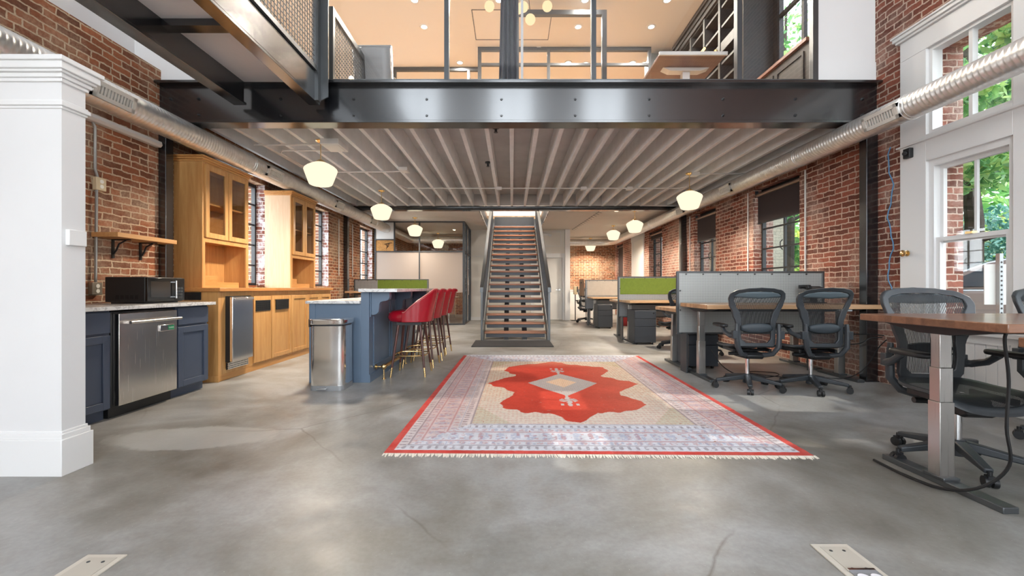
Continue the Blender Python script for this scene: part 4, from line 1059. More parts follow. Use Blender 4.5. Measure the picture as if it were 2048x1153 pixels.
solo('rubber_mat', MB().box(-0.73, 7.72, 0, 0.75, 8.62, 0.012), plain('black_rubber', rgb(42, 42, 44), 0.9, bmp=0.3, bscale=200), 'black rubber mat on the concrete at the foot of the staircase', 'mat')

# ================================================================== GLASS OFFICE
OY, OXR = 12.37, -1.385
t = thing('glass_office', 'dark framed glass office with frosted lower panes behind the bar stools', 'glass office', (-2.7, 13.2, 0))
b = MB(); f = 0.032
def vbar(x, z0, z1): b.box(x-f/2, OY-0.03, z0, x+f/2, OY+0.03, z1)
def hbar(z, x0, x1): b.box(x0, OY-0.03, z-f/2, x1, OY+0.03, z+f/2)
for x in (-3.93, OXR-0.016): vbar(x, 0, 2.98)
vbar(-2.66, 0, 2.98); vbar(-3.38, 2.107, 2.98)
hbar(2.96, -3.95, OXR); hbar(2.107, -3.95, OXR); hbar(0.02, -3.95, OXR); hbar(2.45, -3.95, -3.38)
mk('front_frame', b, DGREY, t)
b = MB()
for y in (12.37, 13.0, 13.85, 14.17): b.box(OXR-0.03, y-f/2, 0, OXR+0.03, y+f/2, 2.98)
for z in (0.02, 2.107, 2.96): b.box(OXR-0.03, 12.37, z-f/2, OXR+0.03, 14.18, z+f/2)
mk('side_frame', b, DGREY, t)
mk('door_pull', MB().cyl((OXR+0.06, 13.10, 0.85), (OXR+0.06, 13.10, 1.35), 0.014), CHROME, t)
for a, c in ((-3.91, -2.676), (-2.644, -1.42)):
    mk('frosted_pane', MB().box(a, OY-0.005, 0.93, c, OY+0.005, 2.09), FROST, t)
    mk('lower_pane', MB().box(a, OY-0.005, 0.03, c, OY+0.005, 0.93), GLASS, t)
for a, c in ((-3.364, -2.676), (-2.644, -1.42)):
    mk('transom_pane', MB().box(a, OY-0.005, 2.123, c, OY+0.005, 2.944), GLASS, t)
mk('white_panel', MB().holes('y', OY-0.015, OY+0.015, -3.95, -3.38, 2.46, 2.95, []), TRIMW, t)
mk('board_panel', MB().box(-3.95, OY-0.012, 2.12, -3.396, OY+0.012, 2.44), plain('chipboard', rgb(176, 128, 72), 0.8, var=0.25, nscale=28), t)
b = MB()
for i in range(5):
    a0 = R(200+i*22); b.tube([(-3.62+0.02*i, OY-0.016, 2.18+0.02*i), (-3.60+0.10*math.cos(R(60+i*20)), OY-0.018, 2.27+0.06*math.sin(R(i*30))), (-3.52+0.02*i, OY-0.016, 2.36)], 0.006, 6)
mk('leaf_drawing', b, plain('ink_brown', rgb(58, 40, 26), 0.8), t)
for y0, y1 in ((12.39, 12.98), (13.02, 13.83)):
    mk('side_pane', MB().box(OXR-0.005, y0, 0.03, OXR+0.005, y1, 2.09), GLASS, t)
    mk('side_transom', MB().box(OXR-0.005, y0, 2.123, OXR+0.005, y1, 2.944), GLASS, t)
# furniture dimly visible in the office
t = thing('meeting_table', 'long pale meeting table inside the glass office', 'table', (-2.6, 14.6, 0))
mk('top', MB().box(-3.3, 13.7, 0.72, -1.9, 15.6, 0.75), plain('office_white', rgb(206, 202, 196), 0.4), t)
for x in (-3.15, -2.05):
    for y in (13.9, 15.4): mk('leg', MB().cyl((x, y, 0), (x, y, 0.72), 0.025), CHROME, t)
struct('wall_office_side', MB().box(-1.37, 14.36, 0, -1.30, 17.3, 2.98), plain('office_warm', rgb(206, 176, 130), 0.7))

# ================================================================== RUG
rx, ry, rz = 0.57, 4.72, R(-0.93)
HW, HL = 1.355, 2.005
MED = [(-0.024,-1.39),(-0.082,-1.34),(-0.15,-1.234),(-0.206,-1.144),(-0.242,-1.109),(-0.35,-1.108),(-0.486,-1.101),(-0.514,-1.028),(-0.635,-0.954),(-0.67,-0.82),(-0.647,-0.734),(-0.55,-0.518),(-0.543,-0.418),(-0.613,-0.28),(-0.848,-0.016),(-0.667,0.266),(-0.533,0.408),(-0.543,0.481),(-0.683,0.728),(-0.626,0.996),(-0.39,1.185),(-0.204,1.252),(-0.007,1.423),(0.199,1.163),(0.38,1.10),(0.612,0.957),(0.642,0.733),(0.484,0.425),(0.553,0.309),(0.823,0.011),(0.522,-0.367),(0.507,-0.501),(0.64,-0.742),(0.66,-0.83),(0.59,-0.934),(0.472,-1.037),(0.368,-1.087),(0.17,-1.102),(0.132,-1.161),(0.059,-1.274)]
DIA = [(-0.397,0.032),(-0.19,0.28),(0.005,0.54),(0.19,0.28),(0.367,0.024),(0.18,-0.26),(-0.025,-0.541),(-0.22,-0.26)]
INN = [(-0.196,0.077),(-0.02,0.277),(0.148,0.062),(-0.02,-0.178)]
def inside(poly, X, Y):
    r = np.zeros(X.shape, bool); n = len(poly)
    for i in range(n):
        x0, y0 = poly[i]; x1, y1 = poly[(i+1) % n]
        c = ((y0 > Y) != (y1 > Y))
        with np.errstate(divide='ignore', invalid='ignore'): r ^= c & (X < (x1-x0)*(Y-y0)/(y1-y0+1e-12)+x0)
    return r
def vnoise(shape, cells, seed):
    g = np.random.default_rng(seed).random((cells[1]+2, cells[0]+2))
    v = np.linspace(0, cells[1], shape[0]); u = np.linspace(0, cells[0], shape[1])
    i = np.minimum(v.astype(int), cells[1]); j = np.minimum(u.astype(int), cells[0]); fv = (v-i)[:, None]; fu = (u-j)[None, :]
    fv = fv*fv*(3-2*fv); fu = fu*fu*(3-2*fu)
    a = g[np.ix_(i, j)]; b = g[np.ix_(i, j+1)]; c = g[np.ix_(i+1, j)]; d = g[np.ix_(i+1, j+1)]
    return (a*(1-fu)+b*fu)*(1-fv)+(c*(1-fu)+d*fu)*fv
def rug():
    nx, ny = 391, 581
    U = np.linspace(-HW, HW, nx); V = np.linspace(-HL, HL, ny); X, Y = np.meshgrid(U, V)
    S = X.shape
    def C(r, g, b): return np.array(lin((r/255, g/255, b/255)))
    col = np.empty(S+(3,))
    n1 = vnoise(S, (9, 14), 1); n2 = vnoise(S, (40, 60), 2); n3 = vnoise(S, (130, 190), 3); n4 = vnoise(S, (190, 285), 9)
    # beige field with a small repeated motif
    mot = ((np.floor((X+Y*0.55)/0.034)+np.floor((X-Y*0.55)/0.034)).astype(int) % 2)
    field = C(216, 200, 180)[None, None]*(0.92+0.12*n2[..., None])
    field = np.where((mot == 1)[..., None] & (n3 > 0.36)[..., None], C(206, 170, 148)[None, None], field)
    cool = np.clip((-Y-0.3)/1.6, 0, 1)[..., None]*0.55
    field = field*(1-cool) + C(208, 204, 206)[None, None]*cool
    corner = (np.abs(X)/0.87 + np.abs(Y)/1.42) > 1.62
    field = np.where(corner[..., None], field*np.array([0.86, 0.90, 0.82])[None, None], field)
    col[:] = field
    # medallion
    wob = 0.012*np.sin(40*X)+0.012*np.sin(37*Y)
    m = inside(MED, X+wob*0.4, Y+wob)
    red = C(190, 66, 50)[None, None]*(0.86+0.26*n1[..., None])*(0.95+0.1*n2[..., None])
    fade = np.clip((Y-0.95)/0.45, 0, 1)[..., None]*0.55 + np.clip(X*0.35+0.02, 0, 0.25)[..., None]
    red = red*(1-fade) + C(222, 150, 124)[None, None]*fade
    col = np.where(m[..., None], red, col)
    d = inside(DIA, X, Y); di = inside(INN, X, Y)
    dm = ((np.floor((X+Y*0.6)/0.022)+np.floor((X-Y*0.6)/0.022)).astype(int) % 2)
    g1 = np.where((dm == 1)[..., None], C(166, 160, 162)[None, None], C(184, 172, 162)[None, None])
    col = np.where(d[..., None], g1, col)
    g2 = np.where((dm == 1)[..., None], C(216, 172, 138)[None, None], C(214, 196, 172)[None, None])
    col = np.where(di[..., None], g2, col)
    for sgn, cx_, c0 in ((-1, -0.03, -0.70), (1, -0.01, 0.70)):
        qx = (X-cx_); qy = (Y-c0)
        ring = np.abs(qx)/0.105 + np.abs(qy)/0.12
        orn = (ring < 1.0) & (np.sin(np.arctan2(qy, qx)*6+ring*5) > -0.45)
        tail = (np.abs(qx) < 0.085) & (np.abs(qy+sgn*-0.15) < 0.03) & (np.cos(qx*80) > -0.2)
        stem_ = (np.abs(qx) < 0.014) & (np.abs(Y) > 0.5) & (np.abs(Y) < 0.9) & (np.sign(Y) == sgn)
        col = np.where((orn | tail | stem_)[..., None], C(176, 168, 166)[None, None], col)
    # borders
    dx = HW-np.abs(X); dy = HL-np.abs(Y)
    k = np.minimum(dx/0.50, dy/0.60); along = np.where(dx/0.50 < dy/0.60, Y, X)
    endb = (dx/0.50 >= dy/0.60)
    B = k < 1.0
    def band(lo, hi): return (k >= lo) & (k < hi)
    base_side = C(206, 190, 186); base_end = C(204, 206, 214)
    ff = np.clip((-Y-1.0)/1.0, 0, 1)[..., None]*0.6
    base = np.where(endb[..., None], base_end[None, None], base_side[None, None]*(1-ff)+base_end[None, None]*ff)
    base = base*(0.90+0.2*n2[..., None])
    acc_b = C(140, 152, 182)[None, None]; acc_r = C(172, 104, 106)[None, None]; acc_d = C(106, 84, 98)[None, None]
    c = base.copy()
    def motif(lo, hi, pitch, duty, colr, thr, seedn, amt=0.55):
        ph = np.mod(along/pitch, 1.0); mid = (k-lo)/(hi-lo)
        mk_ = band(lo, hi) & (np.abs(mid-0.5) < 0.34+0.14*np.sin(2*np.pi*ph)) & (ph < duty) & (seedn > thr)
        return mk_, colr, amt
    items = [motif(.12, .22, 0.055, 0.42, acc_d, 0.25, n4), motif(.26, .36, 0.075, 0.6, acc_r, 0.40, n4, .45), motif(.26, .36, 0.040, 0.5, acc_b, 0.52, n3, .5),
             motif(.40, .66, 0.11, 0.6, acc_b, 0.44, n4, .5), motif(.40, .66, 0.065, 0.5, acc_r, 0.60, n3, .5), motif(.70, .80, 0.07, 0.6, acc_r, 0.42, n4, .45),
             motif(.70, .80, 0.045, 0.5, acc_b, 0.55, n3, .5), motif(.84, .93, 0.055, 0.42, acc_d, 0.25, n4, .6)]
    for mk_, cc, am in items: c = np.where(mk_[..., None], c*(1-am)+cc*am, c)
    for p, wdt, cc in ((.24, .012, acc_d), (.38, .014, acc_r), (.68, .014, acc_r), (.82, .012, acc_b), (.975, .014, acc_d)):
        mk_ = np.abs(k-p) < wdt; c = np.where(mk_[..., None], c*0.45+cc*0.55, c)
    warm = (~endb & band(.24, .70))[..., None]*(0.22*(1-ff))
    c = c*(1-warm) + C(190, 128, 124)[None, None]*warm
    col = np.where(B[..., None], c, col)
    edge = np.minimum(dx, dy) < 0.055
    er = C(196, 66, 60)[None, None]*(0.82+0.35*n1[..., None]); er = er*(1-0.25*n2[..., None]) + C(214, 140, 128)[None, None]*0.25*n2[..., None]
    far_end = (dy < 0.055) & (Y > 0)
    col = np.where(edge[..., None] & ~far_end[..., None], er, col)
    col *= (0.93+0.14*n4[..., None])
    me = bpy.data.meshes.new('pile'); nvt = nx*ny
    Z = 0.010+0.002*(n3-0.5)
    co = np.stack([X.ravel(), Y.ravel(), Z.ravel()], 1)
    idx = np.arange(nvt).reshape(ny, nx)
    q = np.stack([idx[:-1, :-1], idx[:-1, 1:], idx[1:, 1:], idx[1:, :-1]], -1).reshape(-1, 4)
    me.vertices.add(nvt); me.vertices.foreach_set('co', co.ravel())
    me.loops.add(q.size); me.loops.foreach_set('vertex_index', q.ravel())
    me.polygons.add(len(q)); me.polygons.foreach_set('loop_start', np.arange(0, q.size, 4))
    me.update(calc_edges=True)
    at = me.color_attributes.new('weave', 'FLOAT_COLOR', 'POINT')
    at.data.foreach_set('color', np.concatenate([np.clip(col.reshape(-1, 3), 0, 1), np.ones((nvt, 1))], 1).ravel())
    m, nt, out = new_mat('rug_wool'); a = N(nt, 'VertexColor', layer_name='weave'); v = objco(nt)
    f = noise(nt, v, 160, 2, 0.6)
    cc = mixc(nt, 0.5, a.outputs[0], ramp(nt, f, [(0.3, (0.84, 0.84, 0.84)), (0.7, (1.12, 1.12, 1.12))]), 'MULTIPLY')
    princ(nt, out, cc, 0.95, 0, bump(nt, f, 0.4, 0.004), 0.15); me.materials.append(m)
    return me
t = thing('rug', 'large faded red medallion rug with blue-grey border on the concrete', 'rug', (rx, ry, 0))
t.rotation_euler = (0, 0, rz)
me = rug(); o = bpy.data.objects.new('pile', me); COL.objects.link(o); o.parent = t
ORG[t.name] = (0, 0, 0)
mk('backing', MB().box(-HW, -HL, 0.0, HW, HL, 0.009), plain('rug_backing', rgb(170, 120, 108), 0.9), t)
b = MB()
for sgn in (-1, 1):
    x = -HW
    while x < HW:
        L = random.uniform(0.02, 0.05); a = random.uniform(-0.7, 0.7); w = random.uniform(0.006, 0.014)
        y0 = sgn*(HL-0.004); y1 = sgn*(HL+L)
        b.add([(x, y0, 0.009), (x+w, y0, 0.009), (x+w*0.8+a*L*0.5, y1, 0.003), (x+w*0.3+a*L*0.5, y1, 0.003), (x, y0, 0.001), (x+w, y0, 0.001), (x+w*0.8+a*L*0.5, y1, 0.0005), (x+w*0.3+a*L*0.5, y1, 0.0005)],
              [(0,1,2,3), (7,6,5,4), (0,4,5,1), (1,5,6,2), (2,6,7,3), (3,7,4,0)])
        x += w*0.95
mk('fringe', b, plain('rug_fringe', rgb(226, 218, 204), 0.95), t)
# ================================================================== SIT-STAND DESKS
def desk(label, x0, x1, y0, y1, zt, mat, lx, ly, foot, group=None, th=0.042, outline=None):
    t = thing('standing_desk', label, 'desk', ((x0+x1)/2, (y0+y1)/2, 0), group)
    mk('top', MB().prism(outline, 'z', zt-th, zt) if outline else MB().box(x0, y0, zt-th, x1, y1, zt), mat, t, bevel=0.005)
    ym = ly
    for i, x in enumerate(lx):
        b = MB()
        b.add([(x-0.05, y0+0.06, zt-th), (x+0.05, y0+0.06, zt-th), (x+0.05, y1-0.06, zt-th), (x-0.05, y1-0.06, zt-th),
               (x-0.045, ym-0.09, zt-th-0.045), (x+0.045, ym-0.09, zt-th-0.045), (x+0.045, ym+0.09, zt-th-0.045), (x-0.045, ym+0.09, zt-th-0.045)],
              [(0,3,2,1),(4,5,6,7),(0,1,5,4),(1,2,6,5),(2,3,7,6),(3,0,4,7)])
        mk('bracket', b, BLACKM, t)
        zs = [0.045, 0.045+(zt-0.13)*0.52, 0.045+(zt-0.13)*0.76, zt-th-0.02]
        l = mk('leg', MB().box(x-0.040, ym-0.034, zs[0], x+0.040, ym+0.034, zs[1]), GALV, t, bevel=0.003)
        mk('middle_stage', MB().box(x-0.036, ym-0.030, zs[1], x+0.036, ym+0.030, zs[2]), GALV, l, bevel=0.003)
        mk('upper_stage', MB().box(x-0.032, ym-0.026, zs[2], x+0.032, ym+0.026, zs[3]), GALV, l, bevel=0.003)
        mk('foot', MB().box(x-0.038, foot[0], 0.0, x+0.038, foot[1], 0.032).box(x-0.045, ym-0.06, 0.03, x+0.045, ym+0.06, 0.048), GREYST, t, bevel=0.004)
    mk('cross_bar', MB().box(lx[0], ym-0.03, zt-th-0.045, lx[1], ym+0.03, zt-th-0.01), BLACKM, t)
    return t
G = 'sit-stand desks'
d1 = desk('large dark-edged standing desk in front of the tall white window', 2.215, 4.02, 1.92, 2.74, 0.898, DESKD, (2.335, 3.9), 2.34, (2.01, 2.67), G)
desk('lower dark-edged desk whose corner just shows past the large desk', 2.20, 4.02, 1.05, 1.87, 0.845, DESKD, (2.62, 3.9), 1.45, (1.1, 1.8), G)
d2 = desk('butcher-block standing desk with two mesh chairs, in front of the tall grey panel', 2.14, 4.10, 4.71, 5.47, 0.874, DESKW, (2.25, 3.90), 5.12, (4.80, 5.44), G, 0.048, [(2.14, 4.71), (4.10, 4.71), (4.10, 4.84), (3.985, 4.84), (3.985, 5.47), (2.14, 5.47)])
mk('control_pad', MB().box(3.58, 4.70, 0.805, 3.72, 4.74, 0.822), plain('pad_grey', rgb(140, 142, 142), 0.4), d2)
desk('lower butcher-block desk behind the tall grey panel', 2.14, 4.0, 5.56, 6.42, 0.787, DESKW, (2.27, 3.95), 6.02, (5.52, 6.3), G, 0.045)
desk('butcher-block desk below the green felt screen', 2.22, 4.05, 8.10, 8.91, 0.815, DESKW, (2.33, 3.95), 8.5, (8.15, 8.9), G)
desk('butcher-block desk behind the green felt screen', 2.22, 4.05, 9.0, 9.8, 0.80, DESKW, (2.33, 3.95), 9.4, (9.0, 9.7), G)
desk('butcher-block desk below the pale felt screen at the far end', 2.15, 4.05, 11.5, 12.3, 0.81, DESKW, (2.29, 3.95), 11.9, (11.6, 12.28), G)
desk('butcher-block desk beyond the pale felt screen', 2.15, 4.05, 12.4, 13.2, 0.80, DESKW, (2.29, 3.95), 12.8, (12.42, 13.1), G)
desk('raised wood desk between the oak cupboards and the glass office', -3.9, -2.12, 10.02, 10.85, 0.985, DESKW, (-3.7, -2.3), 10.45, (10.1, 10.8), G)
desk('wood desk facing the glass office front', -3.9, -2.12, 10.95, 11.75, 0.78, DESKW, (-3.7, -2.3), 11.35, (11.0, 11.7), G)

def screen(label, x0, x1, y, z0, z1, peg, felt=None, feltmat=None, support=None):
    t = thing('desk_screen', label, 'desk screen', ((x0+x1)/2, y, z0))
    f = 0.028
    mk('frame', MB().box(x0, y-0.018, z0, x0+f, y+0.018, z1).box(x1-f, y-0.018, z0, x1, y+0.018, z1).box(x0, y-0.018, z1-f*0.8, x1, y+0.018, z1).box(x0, y-0.018, z0, x1, y+0.018, z0+f*0.7), GREYST, t, bevel=0.003)
    mk('perforated_sheet', MB().box(x0+f, y-0.006, z0+f*0.7, x1-f, y+0.006, z1-f*0.8), peg, t)
    if felt: mk('felt_panel', MB().box(felt[0], y-0.016, felt[2], felt[1], y-0.006, felt[3]), feltmat, t, bevel=0.002)
    b = MB(); n = int((x1-x0)/0.22)
    for i in range(n):
        x = x0+0.12+i*0.22; b.cyl((x, y-0.008, z1-0.04), (x, y-0.022, z1-0.04), 0.009, n=8)
    for z in (z1-0.25, z1-0.5): b.cyl((x0+0.045, y-0.008, z), (x0+0.045, y-0.022, z), 0.009, n=8)
    mk('clip', b, BLACKM, t)
    if support:
        mk('support_panel', MB().box(x0+0.06, y-0.17, 0.0, x0+0.075, y+0.02, z0+0.02), DGREY, t)
        mk('support_post', MB().box(x1-0.2, y-0.02, 0, x1-0.17, y+0.02, z0+0.02), DGREY, t)
    return t
screen('tall perforated grey metal desk screen behind the two mesh chairs', 2.11, 4.0, 5.52, 0.47, 1.276, PEG, support=True)
screen('desk screen with green felt board on the window wall side', 2.20, 4.0, 8.955, 0.45, 1.30, PEGD, (2.25, 3.95, 0.93, 1.265), GREENF, True)
screen('desk screen with plain pale felt near the far brick wall', 2.10, 4.0, 12.35, 0.45, 1.297, PEGD, (2.16, 3.95, 0.84, 1.27), GREYF, True)
screen('low screen with green felt seen over the marble bar', -4.0, -2.11, 10.90, 0.6, 1.285, PEGD, (-3.40, -2.15, 0.95, 1.262), GREENF, True)
t = thing('felt_end_panel', 'narrow brown felt panel at the end of the pale-felt desk', 'desk screen', (2.07, 12.9, 0.82))
mk('board', MB().box(2.06, 12.40, 0.83, 2.085, 13.15, 1.32), plain('brown_felt', rgb(160, 132, 108), 0.9), t, bevel=0.004)
mk('hook', MB().box(2.045, 12.75, 1.20, 2.06, 12.80, 1.24), BLACKM, t)
mk('clamp', MB().box(2.06, 12.5, 0.79, 2.20, 12.56, 0.83).box(2.06, 13.0, 0.79, 2.20, 13.06, 0.83), BLACKM, t)

def pedestal(label, x0, x1, y0, y1, zt):
    t = thing('drawer_pedestal', label, 'drawer unit', ((x0+x1)/2, (y0+y1)/2, 0), 'charcoal drawer pedestals')
    mk('body', MB().box(x0, y0+0.02, 0.035, x1, y1, zt), PED, t, bevel=0.004)
    h = zt-0.045
    for a, c in ((0.0, 0.50), (0.505, 0.745), (0.75, 1.0)):
        d = mk('drawer', MB().box(x0+0.004, y0, 0.04+h*a, x1-0.004, y0+0.02, 0.04+h*c-0.006), PED, t, bevel=0.003)
    mk('lock', MB().cyl((x1-0.05, y0, zt-0.05), (x1-0.05, y0-0.006, zt-0.05), 0.012), CHROME, d)
    for x in (x0+0.05, x1-0.05):
        for y in (y0+0.07, y1-0.05): mk('caster', MB().cyl((x-0.012, y, 0.022), (x+0.012, y, 0.022), 0.022).box(x-0.008, y-0.01, 0.022, x+0.008, y+0.01, 0.04), CHAIRD, t)
pedestal('charcoal three-drawer pedestal beneath the green-screened desk', 2.29, 2.69, 8.02, 8.55, 0.64)
pedestal('charcoal three-drawer pedestal beneath the pale-screened far desk', 2.24, 2.63, 11.22, 11.75, 0.63)
pedestal('charcoal pedestal tucked under the desk behind the tall grey panel', 2.30, 2.69, 5.60, 6.1, 0.60)
solo('red_crate', MB().box(3.0, 12.0, 0, 3.3, 12.25, 0.26), plain('red_crate', rgb(170, 40, 40), 0.5), 'small red crate on the floor below the far desks', 'crate', bevel=0.01)

# ================================================================== MESH TASK CHAIRS (local: faces +Y)
def interp(tab, z):
    if z <= tab[0][0]: return tab[0][1]
    for (a, p), (c, q) in zip(tab, tab[1:]):
        if z <= c:
            f = (z-a)/(c-a); f = f*f*(3-2*f); return p*(1-f)+q*f
    return tab[-1][1]
OUTW = [(0.47, 0.165), (0.50, 0.188), (0.62, 0.190), (0.70, 0.192), (0.80, 0.224), (0.90, 0.260), (0.96, 0.270), (1.00, 0.262), (1.035, 0.225), (1.056, 0.13), (1.064, 0.0)]
INW = [(0.505, 0.10), (0.525, 0.140), (0.62, 0.145), (0.72, 0.138), (0.80, 0.155), (0.88, 0.198), (0.95, 0.226), (0.985, 0.222), (1.005, 0.19), (1.02, 0.12), (1.026, 0.0)]
def back_y(x, z):
    return -0.205 - 0.16*(z-0.5) - 0.10*(z-0.62)**2 + 0.045*math.sin((z-0.5)*5.2) + 0.9*x*x
def ring(tab, n):
    # right side bottom to top, then left side down
    zs = [tab[0][0] + (tab[-1][0]-tab[0][0])*(1-(1-i/(n-1))**1.8 if i/(n-1) > 0.0 else 0) for i in range(n)]
    zs[-1] = tab[-1][0]
    P = [(interp(tab, z), z) for z in zs]
    return P + [(-x, z) for x, z in reversed(P[:-1])]
def make_chair():
    t = thing('office_chair', 'x', 'office chair', (0, 0, 0), 'graphite mesh office chairs')
    # five-star base
    for k in range(5):
        a = R(90+72*k+18); d = Vector((math.cos(a), math.sin(a), 0)); s = Vector((-math.sin(a), math.cos(a), 0))
        l = mk('base_leg', MB().obox(d*0.03+Vector((0,0,0.125)), d*0.318+Vector((0,0,0.082)), 0.062, 0.055, (0,0,1), 0.040, 0.030), CHAIRP, t, bevel=0.008)
        c = d*0.325; b = MB()
        for o in (-0.017, 0.017):
            p = c + s*o + Vector((0,0,0.029)); b.cyl(p-s*0.011, p+s*0.011, 0.029, n=18)
        b.cyl(c+Vector((0,0,0.03)), c+Vector((0,0,0.085)), 0.011, n=10)
        b.obox(c-d*0.02+Vector((0,0,0.056)), c+d*0.02+Vector((0,0,0.056)), 0.03, 0.014)
        mk('caster', b, CHAIRD, l, smooth=True)
    mk('hub', MB().cyl((0,0,0.06), (0,0,0.155), 0.045, 0.036, 20), CHAIRP, t, smooth=True, bevel=0.005)
    mk('gas_lift', MB().cyl((0,0,0.15), (0,0,0.33), 0.0215, n=18), CHROME, t, smooth=True)
    # tilt mechanism
    mk('tilt_housing', MB().prism([(-0.17, 0.335), (0.13, 0.32), (0.17, 0.345), (0.12, 0.40), (-0.16, 0.40), (-0.20, 0.37)], 'x', -0.085, 0.085), CHAIRD, t, bevel=0.012)
    mk('tilt_knob', MB().cyl((0.085, -0.05, 0.37), (0.20, -0.05, 0.37), 0.018, n=14), CHAIRD, t, smooth=True)
    mk('tilt_knob', MB().cyl((-0.20, -0.03, 0.37), (-0.085, -0.03, 0.37), 0.018, n=14), CHAIRD, t, smooth=True)
    # seat
    def seat_pt(a, s):
        c, n = math.cos(a), math.sin(a); e = 3.4; q = (abs(c)**e+abs(n)**e)**(-1/e)
        x = 0.255*s*q*c*(1.0-0.06*(n < 0)*abs(n)); y = 0.03+0.225*s*q*n
        z = 0.452 + 0.020*(x/0.25)**2 - 0.055*max(0, (y-0.12)/0.13)**2 + 0.035*max(0, (-y-0.02)/0.17)**2 - 0.012*(1-s)
        return x, y, z
    def seat_ring(s0, s1):
        b = MB(); n = 48
        for (s, dz) in ((s0, 0.0), (s1, -0.004), (s1+0.01, -0.022), (s0-0.01, -0.028)):
            for i in range(n):
                x, y, z = seat_pt(2*math.pi*i/n, s); b.v.append((x, y, z+dz))
        for j in range(4):
            for i in range(n): b.f.append((j*n+i, j*n+(i+1) % n, ((j+1) % 4)*n+(i+1) % n, ((j+1) % 4)*n+i))
        return b
    mk('seat_frame', seat_ring(0.90, 1.03), CHAIRP, t, smooth=True, angle=1.2)
    mk('seat_mesh', MB().grid(48, 9, lambda u, v: seat_pt(2*math.pi*u, 0.04+0.89*v), True), MESHS, t, smooth=True)
    mk('seat_carrier', MB().box(-0.19, -0.12, 0.395, -0.165, 0.16, 0.432).box(0.165, -0.12, 0.395, 0.19, 0.16, 0.432).box(-0.19, -0.03, 0.395, 0.19, 0.03, 0.415), CHAIRD, t, bevel=0.006)
    # backrest ring
    n = 26; A = ring(OUTW, n); B_ = ring(INW, n); m = len(A); b = MB()
    for loop, off in ((A, 0.0), (B_, 0.006), (B_, -0.020), (A, -0.034)):
        for x, z in loop: b.v.append((x, back_y(x, z)+off, z))
    for j in range(4):
        for i in range(m):
            k = (i+1) % m; b.f.append((j*m+i, j*m+k, ((j+1) % 4)*m+k, ((j+1) % 4)*m+i))
    mk('back_frame', b, CHAIRP, t, smooth=True, bevel=0.006)
    def bm_(u, v):
        z = 0.508 + (1.024-0.508)*v; x = (interp(INW, z)+0.006)*(2*u-1); return (x, back_y(x, z)-0.004, z)
    mk('back_mesh', MB().grid(17, 25, bm_), MESHB, t, smooth=True)
    # pale headline strip at the top of the mesh
    mk('top_band', MB().grid(15, 4, lambda u, v: ((interp(INW, 0.967+0.055*v)+0.004)*(2*u-1)*0.98, back_y((interp(INW, 0.967+0.055*v))*(2*u-1), 0.967+0.055*v)-0.010, 0.967+0.055*v - 0.012*(1-abs(2*u-1))*(1-v))), plain('band_grey', rgb(78, 90, 96), 0.5), t, smooth=True, solid=0.006)
    # lumbar pad behind the mesh
    def pad(u, v):
        x = 0.150*(2*u-1); h = 0.048*math.sqrt(max(0.02, 1-(2*u-1)**2*0.85)); z = 0.655 + h*(2*v-1); return (x, back_y(x, z)-0.022-0.016*(1-(2*v-1)**2), z)
    mk('lumbar_pad', MB().grid(15, 9, pad), PADB, t, smooth=True, solid=0.012)
    # yoke from the mechanism up both sides
    for s in (-1, 1):
        mk('back_support', MB().tube([(s*0.07, -0.15, 0.37), (s*0.15, -0.22, 0.395), (s*0.195, -0.245, 0.47), (s*0.205, -0.235, 0.60), (s*0.20, -0.235, 0.70)], [0.024, 0.024, 0.026, 0.024, 0.016], 10), CHAIRP, t, smooth=True)
        a = mk('armrest', MB().tube([(s*0.205, -0.235, 0.58), (s*0.25, -0.20, 0.575), (s*0.27, -0.12, 0.60), (s*0.27, -0.04, 0.655)], [0.026, 0.024, 0.022, 0.020], 10).box(min(s*0.20, s*0.245), -0.262, 0.55, max(s*0.20, s*0.245), -0.215, 0.63), CHAIRP, t, smooth=True, bevel=0.004)
        mk('arm_pad', MB().prism(rrect(s*0.27-0.044, s*0.27+0.044, -0.12, 0.15, 0.042), 'z', 0.652, 0.684), CHAIRD, a, smooth=True, bevel=0.012)
    return t
proto = make_chair()
chairs = [(2.49, 4.55, R(-6), 'graphite mesh office chair pushed up to the butcher-block desk, beside the open aisle'),
          (3.125, 4.50, R(-2), 'graphite mesh office chair at the butcher-block desk beside the black post'),
          (2.67, 2.58, R(180-6), 'graphite mesh office chair tucked behind the large dark-edged desk'),
          (3.80, 2.80, R(180-8), 'graphite mesh office chair mostly cut off beside the tall white window'),
          (2.95, 6.75, R(175), 'mesh office chair whose base shows under the desk behind the tall grey panel'),
          (2.88, 7.55, R(10), 'mesh office chair drawn up to the green-screened desk'),
          (2.30, 13.35, R(170), 'mesh office chair at the far end of the pale-felt desks beside the dispenser stand')]
for i, (x, y, rz_, lb) in enumerate(chairs):
    if i == 0:
        proto.location = (x, y, 0); proto.rotation_euler = (0, 0, rz_); proto['label'] = lb
    else:
        c = dup(proto, (x, y, 0), rz_, lb)
        if i == 2:
            for ch in c.children:
                if ch.name.startswith('base_leg'): ch.rotation_euler = (0, 0, R(36))

